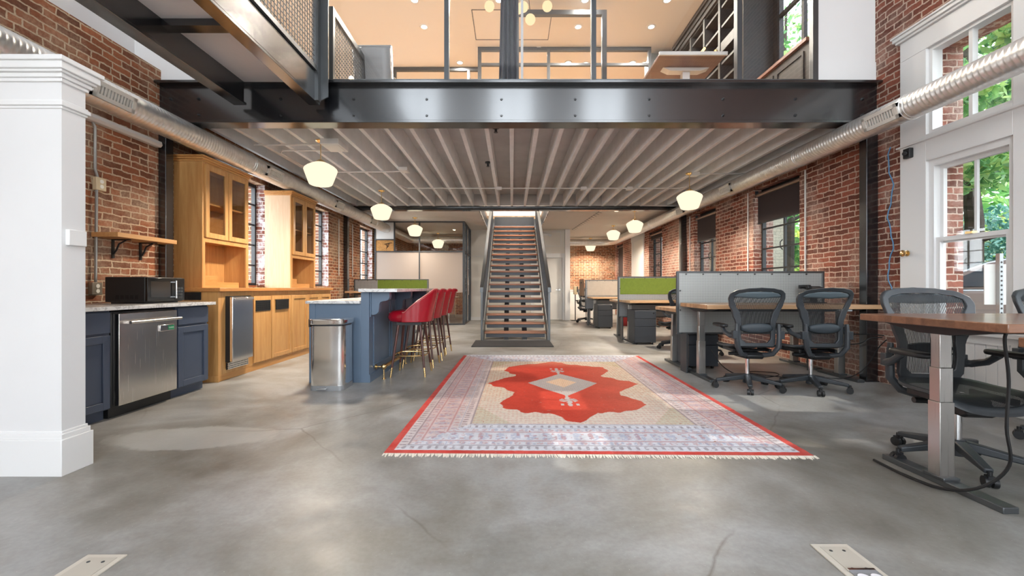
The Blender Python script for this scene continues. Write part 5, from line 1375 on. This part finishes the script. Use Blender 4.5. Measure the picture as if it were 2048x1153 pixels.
# desk clutter and cables
t = thing('desk_phone', 'black desk phone on a raised stand behind the second mesh chair', 'phone', (3.72, 5.30, 0.874))
mk('stand', MB().box(3.64, 5.24, 0.874, 3.84, 5.38, 0.886).box(3.70, 5.32, 0.886, 3.78, 5.35, 1.03), CHAIRD, t, bevel=0.004)
mk('body', MB().add([(3.62,5.22,1.025),(3.86,5.22,1.025),(3.86,5.40,1.06),(3.62,5.40,1.06),(3.62,5.22,1.04),(3.86,5.22,1.04),(3.86,5.40,1.085),(3.62,5.40,1.085)], [(0,3,2,1),(4,5,6,7),(0,1,5,4),(1,2,6,5),(2,3,7,6),(3,0,4,7)]), CHAIRD, t, bevel=0.005)
mk('handset', MB().box(3.60, 5.24, 1.07, 3.645, 5.40, 1.10).box(3.60, 5.23, 1.05, 3.65, 5.27, 1.085).box(3.60, 5.37, 1.05, 3.65, 5.41, 1.10), CHAIRD, t, bevel=0.008)
def cable(pts, label, r=0.006, n=6):
    P = [Vector(p) for p in pts]; out = []
    for i in range(len(P)-1):
        p0 = P[max(i-1, 0)]; p1 = P[i]; p2 = P[i+1]; p3 = P[min(i+2, len(P)-1)]
        for k in range(6):
            s = k/6; out.append(0.5*((2*p1)+(p2-p0)*s+(2*p0-5*p1+4*p2-p3)*s*s+(3*p1-p0-3*p2+p3)*s**3))
    out.append(P[-1])
    return solo('power_cable', MB().tube(out, r, n), CABLE, label, 'cable', smooth=True)
cable([(2.32, 2.02, 0.845), (2.315, 2.02, 0.80), (2.345, 2.03, 0.62), (2.335, 2.03, 0.40), (2.36, 2.04, 0.22), (2.30, 2.10, 0.09), (2.24, 2.22, 0.02), (2.20, 2.40, 0.012), (2.205, 2.62, 0.012)], 'black power cable looping down beside the leg of the large desk', 0.0075)
cable([(2.45, 5.30, 0.30), (2.55, 5.15, 0.10), (2.75, 4.95, 0.012), (3.1, 4.85, 0.012), (3.4, 5.05, 0.012)], 'black cable trailing on the floor behind the first mesh chair')
cable([(2.85, 5.2, 0.012), (2.95, 5.05, 0.012), (3.15, 5.10, 0.02), (3.25, 5.3, 0.012), (3.05, 5.4, 0.012), (2.9, 5.25, 0.02), (3.3, 4.95, 0.012)], 'black cable coiled on the floor between the two mesh chairs')
cable([(4.05, 4.70, 0.52), (3.98, 4.78, 0.50), (3.92, 4.83, 0.44), (3.90, 5.0, 0.40), (3.9, 5.1, 0.36)], 'black cable strung past the black post under the desk')
cable([(4.06, 4.66, 0.50), (4.02, 4.72, 0.40), (3.98, 4.78, 0.24), (3.90, 4.84, 0.10), (3.82, 4.98, 0.012), (3.6, 5.1, 0.012)], 'black cable sagging to the floor beside the black post')
cable([(4.05, 4.68, 0.54), (3.99, 4.80, 0.545), (3.95, 4.83, 0.54), (3.9, 5.06, 0.52)], 'thin black cable running level behind the desk end')
# blue network cable and outlet beside the tall window
pts = []
for i in range(25):
    z = 2.60 - i*(2.60-0.93)/24; pts.append((XR-0.008, 4.695+0.030*math.sin(i*0.72)+0.012*math.sin(i*1.9), z))
solo('network_cable', MB().tube(pts, 0.006, 6), plain('blue_cable', rgb(88, 138, 178), 0.5), 'thin blue network cable wandering down the bare brick beside the window casing', 'cable', smooth=True)
outlet('power_outlet', 'four-socket metal outlet box at the foot of the blue cable', XR, 4.68, 0.90, plain('metal_box', rgb(150, 142, 128), 0.4, 0.6), -1, 2, 0.115, 0.06)
solo('motion_sensor', MB().box(XR-0.075, 4.40, 2.40, XR-0.03, 4.475, 2.50).cyl((XR-0.075, 4.44, 2.45), (XR-0.10, 4.43, 2.445), 0.022), CHAIRD, 'small black sensor on the white window casing', 'sensor', bevel=0.006)
solo('casing_knob', MB().lathe([(0.001, 0), (0.03, 0), (0.03, 0.006), (0.012, 0.012), (0.012, 0.03), (0.03, 0.04), (0.034, 0.052), (0.02, 0.062), (0.001, 0.064)], (0, 0, 0), 20), BRASS, 'round nickel knob on the white window casing', 'knob', smooth=True, origin=(0, 0, 0))
ob = bpy.data.objects['casing_knob']; ob.location = (XR-0.03, 4.47, 1.42); ob.rotation_euler = (0, R(-90), 0)

# dispenser stand at the far end
t = thing('sanitizer_stand', 'beige hand sanitizer dispenser on a thin black stand by the white wall', 'dispenser', (2.06, 14.0, 0))
mk('base_plate', MB().box(1.92, 13.85, 0, 2.22, 14.10, 0.02), BLACKM, t, bevel=0.004)
mk('pole', MB().cyl((2.06, 14.0, 0.02), (2.06, 14.0, 0.85), 0.016), BLACKM, t, smooth=True)
mk('dispenser', MB().box(2.0, 13.93, 0.85, 2.12, 14.03, 1.12), BEIGE, t, bevel=0.015)
mk('window', MB().box(2.10, 13.925, 0.93, 2.135, 14.0, 1.11), CHAIRD, t, bevel=0.006)

# floor boxes
def floor_box(label, x0, x1, y0, y1, open_=False):
    t = thing('floor_box', label, 'floor box', ((x0+x1)/2, (y0+y1)/2, 0), 'pale floor outlet boxes')
    PL = plain('floor_plate', rgb(198, 192, 180), 0.45, var=0.04)
    mk('plate', MB().box(x0, y0, 0, x1, y1, 0.006), PL, t, bevel=0.002)
    mk('inset', MB().box(x0+0.025, y0+0.025, 0.006, x1-0.02, y1-0.022, 0.008), plain('floor_plate_inset', rgb(186, 180, 168), 0.5), t)
    b = MB()
    for y in (y1-0.05, y1-0.16):
        for x in (x0+0.05, x1-0.05): b.cyl((x, y, 0.008), (x, y, 0.0095), 0.006, n=10)
    mk('screw', b, GREYST, t)
    if open_:
        mk('socket_plate', MB().box(x0+0.025, y0+0.03, 0.008, x1-0.025, y1-0.17, 0.010), plain('plate_grey', rgb(150, 152, 154), 0.4, 0.4), t)
        for x in (x0+0.05, x0+0.098): mk('socket', MB().cyl((x, y1-0.215, 0.010), (x, y1-0.215, 0.013), 0.021, n=20), plain('socket_bright', rgb(236, 234, 238), 0.4), t)
        mk('latch_bar', MB().box(x0+0.022, y1-0.178, 0.010, x1-0.03, y1-0.168, 0.016), CHROME, t)
floor_box('pale floor outlet box in the concrete on the side of the white wall end', -1.676, -1.52, 1.38, 1.70)
floor_box('pale floor outlet box with two round sockets on the desk side', 1.226, 1.378, 1.42, 1.77, True)
# ================================================================== LOFT FURNITURE
# built-in bookcase along the loft's outer wall
t = thing('built_in_bookcase', 'grey built-in bookcase with open cubbies along the loft window wall', 'bookcase', (3.7, 7.6, LH))
by0, by1 = 6.45, 8.72
mk('back', MB().box(3.72, by0, LH, 3.80, by1, 5.84), SHADOWG, t)
b = MB()
for y in (by0, 7.02, 7.58, 8.15, by1): b.box(3.38, y-0.03, LH, 3.72, y+0.03, 5.84)
mk('upright', b, LOFTG, t); b = MB()
for z in (LH, 3.95, 4.15, 4.42, 4.70, 4.98, 5.30, 5.62, 5.80): b.box(3.40, by0, z-0.018, 3.72, by1, z+0.018)
b.box(3.39, by0, 4.88, 3.41, by1, 5.04)
mk('shelf', b, LOFTG, t)
for z0, z1, o in ((5.80, 5.87, 0.02), (5.87, 5.93, 0.05), (5.93, 6.0, 0.09)):
    mk('cornice', MB().box(3.38-o, 5.05, z0, 3.8, 8.74+o, z1), LOFTG, t)
b = MB(); k = 0
for y0, y1 in ((6.5, 6.99), (7.05, 7.55), (7.61, 8.12), (8.18, 8.68)): b.box(3.385, y0, LH+0.05, 3.40, y1, 3.93)
mk('drawer_front', b, LOFTG, t)
solo('chimney_return', MB().box(2.86, 8.84, LH, 3.8, 9.3, 5.90), LOFTG, 'grey boxed return wall at the end of the loft bookcase', 'cabinet', bevel=0.01)
struct('wall_niche', MB().holes('x', 3.86, 3.95, 5.03, 6.44, LH, ZC, [(5.2, 6.25, 4.28, 5.75)]).box(3.42, 6.36, LH, 3.86, 6.42, 5.80), LOFTG)
t = thing('window_bench', 'grey panelled window bench in the loft with a wood lid', 'bench', (3.75, 5.7, LH))
mk('base', MB().box(3.50, 5.06, LH, 3.855, 6.35, 3.98), LOFTG, t)
mk('lid', MB().box(3.46, 5.06, 3.98, 3.855, 6.35, 4.02), wood('bench_wood', rgb(110, 62, 40), rgb(140, 84, 56), 'y'), t)
b = MB()
for y in (5.15, 5.75): b.box(3.485, y, LH+0.1, 3.50, y+0.03, 3.9).box(3.485, y+0.5, LH+0.1, 3.50, y+0.53, 3.9).box(3.485, y, 3.87, 3.50, y+0.53, 3.9)
mk('panel_moulding', b, SHADOWG, t)
# picture light on the bookcase
t = thing('picture_light', 'glowing brass picture light on the loft bookcase', 'wall light', (3.36, 7.4, 5.0))
mk('rosette', MB().cyl((3.40, 7.15, 4.97), (3.37, 7.15, 4.97), 0.055, n=20), BRASS, t, smooth=True)
mk('arm', MB().tube([(3.38, 7.15, 4.97), (3.26, 7.20, 5.0), (3.18, 7.32, 5.02)], 0.008), BRASS, t, smooth=True)
mk('tube', MB().cyl((3.18, 7.10, 5.02), (3.18, 7.62, 5.02), 0.02, n=12), emis('picture_tube', (1.0, 0.66, 0.28, 1), 2.5), t, smooth=True)
# loft sit-stand desk
t = thing('loft_desk', 'sit-stand desk with a white leg seen from below inside the loft', 'desk', (2.4, 6.0, LH))
mk('top', MB().box(1.93, 5.62, 4.10, 2.80, 6.5, 4.14), wood('loft_desk_top', rgb(84, 58, 50), rgb(104, 74, 64), 'x'), t, bevel=0.004)
mk('edge', MB().box(1.92, 5.60, 4.10, 2.81, 5.625, 4.145), plain('loft_white', rgb(210, 208, 205), 0.4), t)
mk('leg', MB().box(2.36, 5.95, LH+0.03, 2.46, 6.03, 4.05), plain('loft_white', rgb(210, 208, 205), 0.4), t)
mk('bracket', MB().prism([(2.08, 4.10), (2.72, 4.10), (2.60, 4.055), (2.18, 4.055)], 'y', 5.92, 6.04), plain('loft_white', rgb(210, 208, 205), 0.4), t)
mk('foot', MB().box(2.36, 5.65, LH, 2.46, 6.35, LH+0.035), plain('loft_white', rgb(210, 208, 205), 0.4), t)
# loft table on the left with wood edge
t = thing('loft_table', 'low wood-topped table beside the grey loft chair', 'table', (-1.5, 7.0, LH))
mk('top', MB().box(-1.95, 6.9, 4.18, -1.46, 7.7, 4.24), wood('loft_table_top', rgb(130, 66, 40), rgb(158, 88, 58), 'x'), t, bevel=0.004)
mk('edge', MB().box(-1.96, 6.88, 4.235, -1.45, 7.72, 4.27), plain('loft_white', rgb(210, 208, 205), 0.4), t)
for x in (-1.9, -1.52):
    for y in (6.95, 7.6): mk('leg', MB().box(x-0.025, y-0.025, LH, x+0.025, y+0.025, 4.18), BLACKM, t)
# loft chair
t = thing('loft_armchair', 'grey ribbed office armchair with chrome frame inside the loft', 'chair', (-1.97, 6.2, LH))
cx, cy_ = -1.97, 6.2
GREYC = plain('grey_leather', rgb(134, 138, 142), 0.4)
def lback(u, v): return (cx-0.25+0.5*u, cy_-0.05-0.10*v, LH+0.48+0.58*v)
mk('backrest', MB().grid(5, 16, lambda u, v: (lback(u, v)[0], lback(u, v)[1]+0.006*math.sin(v*60), lback(u, v)[2])), GREYC, t, smooth=True, solid=0.03)
mk('seat', MB().box(cx-0.25, cy_-0.05, LH+0.44, cx+0.25, cy_+0.42, LH+0.48), GREYC, t, bevel=0.015)
for s in (-1, 1):
    mk('side_frame', MB().tube([(cx+s*0.27, cy_-0.15, LH+1.06), (cx+s*0.27, cy_-0.05, LH+0.5), (cx+s*0.27, cy_+0.42, LH+0.47)], 0.014), CHROME, t, smooth=True)
    mk('armrest', MB().tube([(cx+s*0.29, cy_-0.06, LH+0.66), (cx+s*0.31, cy_+0.25, LH+0.68), (cx+s*0.29, cy_+0.3, LH+0.5)], 0.014), CHROME, t, smooth=True)
mk('top_bar', MB().cyl((cx-0.27, cy_-0.15, LH+1.06), (cx+0.27, cy_-0.15, LH+1.06), 0.02), GREYC, t, smooth=True)
mk('spreader', MB().cyl((cx-0.27, cy_-0.12, LH+0.93), (cx+0.27, cy_-0.12, LH+0.93), 0.012), CHROME, t, smooth=True)
mk('column', MB().cyl((cx, cy_+0.18, LH+0.08), (cx, cy_+0.18, LH+0.44), 0.025), CHROME, t, smooth=True)
for k in range(4):
    a = R(45+90*k); mk('base_leg', MB().obox((cx, cy_+0.18, LH+0.09), (cx+0.30*math.cos(a), cy_+0.18+0.30*math.sin(a), LH+0.015), 0.04, 0.03), CHROME, t)
# small desk lamp spark at the railing
t = thing('table_lamp', 'small bright lamp at the foot of the loft railing', 'lamp', (-2.0, 5.35, LH))
mk('stem', MB().cyl((-2.0, 5.35, LH), (-2.0, 5.35, LH+0.24), 0.03), BRASS, t)
mk('bulb', MB().ball((-2.0, 5.35, LH+0.27), 0.03), emis('lamp_spark', (1, 0.85, 0.6, 1), 6), t, smooth=True)
# curtain
def curt(u, v):
    z = LH+0.04+(ZC-LH-0.1)*v; wv_ = 0.125-0.035*v; x = -0.02 + wv_*(2*u-1)*1.0
    return (x-0.02*(1-v), 5.35+0.03*math.sin(u*26), z)
t = thing('curtain', 'dark grey curtain bunched behind the loft glass', 'curtain', (-0.02, 5.35, LH+0.04))
mk('cloth', MB().grid(40, 12, curt), plain('curtain_cloth', rgb(70, 74, 82), 0.9), t, smooth=True, solid=0.006)
mk('track', MB().box(-1.8, 5.33, ZC-0.05, 1.8, 5.37, ZC), DGREY, t)
mk('leading_edge', MB().box(0.11, 5.34, LH+0.04, 0.14, 5.38, ZC-0.05), plain('curtain_wand', rgb(190, 192, 194), 0.5), t)
# globe cluster
t = thing('globe_chandelier', 'cluster of small warm glass globes hanging in the loft', 'chandelier', (0.12, 6.0, ZC))
mk('canopy', MB().cyl((0.12, 6.0, ZC), (0.12, 6.0, ZC-0.03), 0.12, n=24), BRASS, t, smooth=True)
for x, y, z in ((-0.085, 6.0, 4.81), (0.255, 6.0, 4.81), (0.16, 6.1, 5.05), (0.50, 6.1, 5.06), (-0.32, 6.1, 5.06), (0.09, 6.2, 5.09)):
    g = mk('globe', MB().ball((x, y, z), 0.072), BULB, t, smooth=True)
    mk('cord', MB().cyl((x, y, z+0.07), (0.12+(x-0.12)*0.25, 6.0, ZC-0.03), 0.004, n=6), BLACKM, g)
# recessed lights
DL = emis('recessed_lens', (1, 0.93, 0.8, 1), 6)
spots = [(-1.66, 8.12), (1.25, 8.12), (2.63, 8.12), (-1.14, 9.41), (0.55, 8.87), (1.23, 9.41), (2.64, 9.41), (-1.67, 7.37), (-0.22, 7.37), (1.25, 7.37), (2.66, 7.37), (1.62, 9.45), (2.9, 9.45)]
where = ['above the grey loft chair', 'in line with the loft curtain and screen post', 'above the sit-stand loft desk', 'over the low screen frame', 'seen through the doorway frame', 'beyond the doorway frame, single', 'deep in the yellow back room beside the bookcase return', 'at the top of the picture over the first glass pane', 'at the top of the picture beside the curtain', 'at the top of the picture past the globes', 'at the top of the picture near the bookcase', 'beyond the doorway post, paired', 'last one before the bookcase return']
for (x, y), lb in zip(spots, where):
    t = thing('recessed_light', 'round recessed loft ceiling light ' + lb, 'ceiling light', (x, y, ZC), 'recessed loft lights')
    mk('trim', MB().lathe([(0.055, 0), (0.085, 0), (0.08, -0.012), (0.055, -0.008)], (x, y, ZC), 24), TRIMW, t, smooth=True)
    mk('lens', MB().cyl((x, y, ZC-0.004), (x, y, ZC-0.010), 0.055, n=20), DL, t)
    area('recessed_bulb', (x, y, ZC-0.014), (0, 0, 0), 0.1, 0.1, LOFT_W, (1, 0.92, 0.80), 'DISK')
for x, y in ((-2.5, 11.5), (0.0, 11.8), (2.3, 11.5), (-3.0, 6.2)):
    area('loft_bulb', (x, y, ZC-0.014), (0, 0, 0), 0.1, 0.1, LOFT_W, (1, 0.92, 0.80), 'DISK')
b = MB(); x0, x1, y0, y1 = -0.72, 0.72, 7.62, 8.55
for q in ((x0, y0, x1, y0+0.012), (x0, y1-0.012, x1, y1), (x0, y0, x0+0.012, y1), (x1-0.012, y0, x1, y1)): b.box(q[0], q[1], ZC-0.006, q[2], q[3], ZC)
struct('trim_7', b, DGREY)

# ================================================================== OUTSIDE
struct('ground', MB().box(4.5, -12, -0.35, 40, 45, -0.13).box(-40, -12, -0.35, -4.5, 45, -0.25).box(-40, -40, -0.35, 40, -3.2, -0.25), plain('asphalt', rgb(120, 118, 114), 0.9, var=0.1))
def leaf_cloud(name, centers, n, size, mat, origin, parent=None, label=None, cat=None):
    g = np.random.default_rng(len(name)*31+n); V = []; F = []
    for k in range(n):
        cx_, cy2, cz_, rx_, ry_, rz2 = centers[k % len(centers)]
        d = g.normal(size=3); d /= np.linalg.norm(d); rr = g.random()**0.4
        p = np.array([cx_+d[0]*rx_*rr, cy2+d[1]*ry_*rr, cz_+d[2]*rz2*rr])
        a = g.normal(size=3); a /= np.linalg.norm(a); bq = np.cross(a, g.normal(size=3)); bq /= np.linalg.norm(bq)
        s = size*(0.6+0.8*g.random()); i = len(V)
        V += [tuple(p-a*s), tuple(p+bq*s*0.45), tuple(p+a*s), tuple(p-bq*s*0.45)]; F.append((i, i+1, i+2, i+3))
    mb = MB(); mb.v = V; mb.f = F
    return mk(name, mb, mat, parent, origin=origin)
def leafmat(name, stops, tr=0.45):
    m, nt, out = new_mat(name); v = objco(nt)
    f = N(nt, 'TexWhiteNoise', noise_dimensions='3D'); geo = N(nt, 'NewGeometry')
    f2 = noise(nt, v, 1.6, 4)
    rn = math_(nt, 'ADD', math_(nt, 'MULTIPLY', geo.outputs['Random Per Island'], 0.5), math_(nt, 'MULTIPLY', f2, 0.5))
    c = ramp(nt, rn, stops)
    d = N(nt, 'BsdfDiffuse'); t = N(nt, 'BsdfTranslucent'); g = N(nt, 'BsdfGlossy'); g.inputs['Roughness'].default_value = 0.4
    nt.links.new(c, d.inputs[0]); nt.links.new(c, t.inputs[0])
    mx = N(nt, 'MixShader'); mx.inputs[0].default_value = tr; nt.links.new(d.outputs[0], mx.inputs[1]); nt.links.new(t.outputs[0], mx.inputs[2])
    m2 = N(nt, 'MixShader'); m2.inputs[0].default_value = 0.06; nt.links.new(mx.outputs[0], m2.inputs[1]); nt.links.new(g.outputs[0], m2.inputs[2])
    nt.links.new(m2.outputs[0], out.inputs[0]); return m
LEAFY = leafmat('sunny_leaves', [(0.25, rgb(104, 150, 60)), (0.5, rgb(176, 204, 84)), (0.75, rgb(240, 232, 130))])
LEAFB = leafmat('hedge_leaves', [(0.25, rgb(60, 112, 96)), (0.5, rgb(110, 168, 150)), (0.75, rgb(180, 214, 196))], 0.3)
LEAFG = leafmat('tree_leaves', [(0.25, rgb(70, 128, 70)), (0.5, rgb(128, 184, 108)), (0.75, rgb(196, 222, 140))])
BARK = plain('bark', rgb(66, 58, 50), 0.9, var=0.2, nscale=12)
def tree(label, x, y, h, cr, lm, n, seed, leaf=0.09):
    g = random.Random(seed)
    t = thing('street_tree', label, 'tree', (x, y, -0.25), 'trees outside the tall window')
    b = MB(); b.tube([(x, y, -0.25), (x+0.08, y, h*0.35), (x-0.05, y+0.1, h*0.7), (x, y, h)], [0.16, 0.13, 0.08, 0.03], 10)
    tips = []
    for k in range(12):
        a = g.uniform(0, 6.28); z0 = h*g.uniform(0.22, 0.75); L = cr*g.uniform(0.5, 1.0)
        tip = (x+math.cos(a)*L, y+math.sin(a)*L, z0+g.uniform(0.1, 0.6)*L)
        b.tube([(x, y, z0), (x+math.cos(a)*L*0.5, y+math.sin(a)*L*0.5, z0+g.uniform(0, 0.25)*L), tip], [0.055, 0.035, 0.012], 7); tips.append(tip)
    mk('trunk', b, BARK, t, smooth=True)
    cs = [(p[0], p[1], p[2], 0.75, 0.75, 0.45) for p in tips] + [(x, y, h*0.85, cr*0.8, cr*0.8, h*0.22)]
    leaf_cloud('foliage', cs, n, leaf, lm, None, t)
tree('yellow-green tree with dark branches outside the lower window sash', 14.4, 13.4, 6.4, 2.6, LEAFY, 9000, 3)
tree('green leafy tree filling the upper window pane', 8.2, 7.7, 6.4, 1.5, LEAFG, 11000, 8)
tree('green tree outside the steel window with the blind', 10.4, 16.4, 5.5, 1.9, LEAFY, 6000, 5)
tree('unseen tree added over the sidewalk to block sun at the side opening', 8.8, 1.2, 6.4, 2.4, LEAFG, 12000, 17)  # out of view, added so its crown blocks most of the incoming sun
tree('tree outside the loft side window', 7.4, 11.6, 8.5, 1.3, LEAFG, 8000, 11)
o = leaf_cloud('hedge', [(11.0+0.25*(k % 2), 6.6+0.45*(k//4), 0.2+0.75*(k % 4), 0.5, 0.5, 0.6) for k in range(64)], 22000, 0.065, LEAFB, (11.2, 10.5, -0.25))
tag(o, 'dense blue-green hedge outside behind the parked car', 'hedge', kind='stuff')
o = leaf_cloud('foliage', [(18.0+0.7*(k % 2), 5.0+1.35*(k % 20), 0.6+1.7*(k//20), 1.0, 1.2, 1.3) for k in range(100)], 17000, 0.2, LEAFG, (18.0, 13.0, -0.25))
tag(o, 'tall bank of sunlit foliage across the street', 'foliage', kind='stuff')
solo('garden_wall', MB().box(5.55, 9.2, -0.25, 5.85, 15.2, 4.2), BRICK_C, 'cream painted brick wall outside the steel windows', 'wall', origin=(0, 0, 0))
# car parked outside (nose pointing away along +Y)
CARP = plain('car_silver', rgb(150, 154, 154), 0.18, 0.6, coat=0.6)
CARG = plain('car_glass', rgb(40, 56, 64), 0.06, 0.0, 0.6)
t = thing('car', 'silver car parked outside the tall window', 'car', (6.9, 5.3, -0.25))
cx0, cx1 = 6.05, 7.75
low = [(3.2, 0.05), (7.55, 0.05), (7.62, 0.35), (7.55, 0.74), (7.2, 0.88), (5.95, 0.98), (3.1, 1.0), (2.95, 0.6), (3.0, 0.2)]
mk('body', MB().prism(low, 'x', cx0, cx1), CARP, t, bevel=0.07, seg=3)
cab = [(3.05, 0.98), (6.05, 0.96), (5.30, 1.36), (4.9, 1.45), (3.7, 1.47), (3.15, 1.34)]
b = MB(); n = len(cab)
b.add([(cx0+0.04+(0.16 if z > 1.2 else 0), y, z) for y, z in cab] + [(cx1-0.04-(0.16 if z > 1.2 else 0), y, z) for y, z in cab], [(i, (i+1) % n, n+(i+1) % n, n+i) for i in range(n)] + [tuple(range(n-1, -1, -1)), tuple(range(n, 2*n))])
mk('cabin', b, CARP, t, bevel=0.04, seg=3)
mk('windscreen', MB().add([(cx0+0.14, 6.0, 0.99), (cx1-0.14, 6.0, 0.99), (cx1-0.30, 5.36, 1.35), (cx0+0.30, 5.36, 1.35), (cx0+0.14, 6.03, 1.0), (cx1-0.14, 6.03, 1.0), (cx1-0.30, 5.39, 1.37), (cx0+0.30, 5.39, 1.37)],
    [(0,3,2,1),(4,5,6,7),(0,1,5,4),(1,2,6,5),(2,3,7,6),(3,0,4,7)]), CARG, t)
mk('side_window', MB().add([(cx0+0.03, 3.35, 1.02), (cx0+0.03, 5.75, 1.01), (cx0+0.175, 5.25, 1.32), (cx0+0.175, 3.5, 1.36), (cx0+0.06, 3.35, 1.02), (cx0+0.06, 5.75, 1.01), (cx0+0.2, 5.25, 1.32), (cx0+0.2, 3.5, 1.36)],
    [(0,3,2,1),(4,5,6,7),(0,1,5,4),(1,2,6,5),(2,3,7,6),(3,0,4,7)]), CARG, t)
mk('door_mirror', MB().ball((cx0-0.08, 5.55, 1.06), 0.09, 12, (1, 0.7, 0.7)), CHAIRD, t, smooth=True)
for y in (3.9, 6.75):
    w_ = mk('wheel', MB().cyl((cx0-0.02, y, 0.08), (cx0+0.2, y, 0.08), 0.33, n=28), CHAIRD, t, smooth=True)
    mk('hubcap', MB().cyl((cx0-0.03, y, 0.08), (cx0, y, 0.08), 0.2, n=20), CHROME, w_, smooth=True)
    mk('wheel', MB().cyl((cx1-0.2, y, 0.08), (cx1+0.02, y, 0.08), 0.33, n=28), CHAIRD, t, smooth=True)
t.location = (7.10, 6.32, -0.18); t.rotation_euler = (0, 0, R(35))
# street sign seen from its back
t = thing('street_sign', 'blank back of a street sign on a perforated post outside the window', 'sign', (5.52, 4.85, -0.25))
b = MB().box(5.49, 4.84, -0.25, 5.53, 4.88, 1.45)
mk('post', b, plain('post_galv', rgb(176, 180, 180), 0.5, 0.4), t); b = MB()
for k in range(26): b.cyl((5.51, 4.838, 0.05+k*0.052), (5.51, 4.845, 0.05+k*0.052), 0.012, n=8)
mk('hole', b, CHAIRD, t)
t_sign = t
mk('plate', MB().box(5.36, 4.88, 0.87, 5.62, 4.887, 1.33), plain('sign_back', rgb(214, 214, 206), 0.5), t, bevel=0.003)
# neighbouring wall seen as pale light through the other side's windows
solo('neighbour_wall', MB().box(-7.2, 2.0, -0.25, -7.0, 16.0, 1.2), BRICK_C, 'low pale wall outside the windows behind the oak cupboards', 'wall', origin=(0, 0, 0))
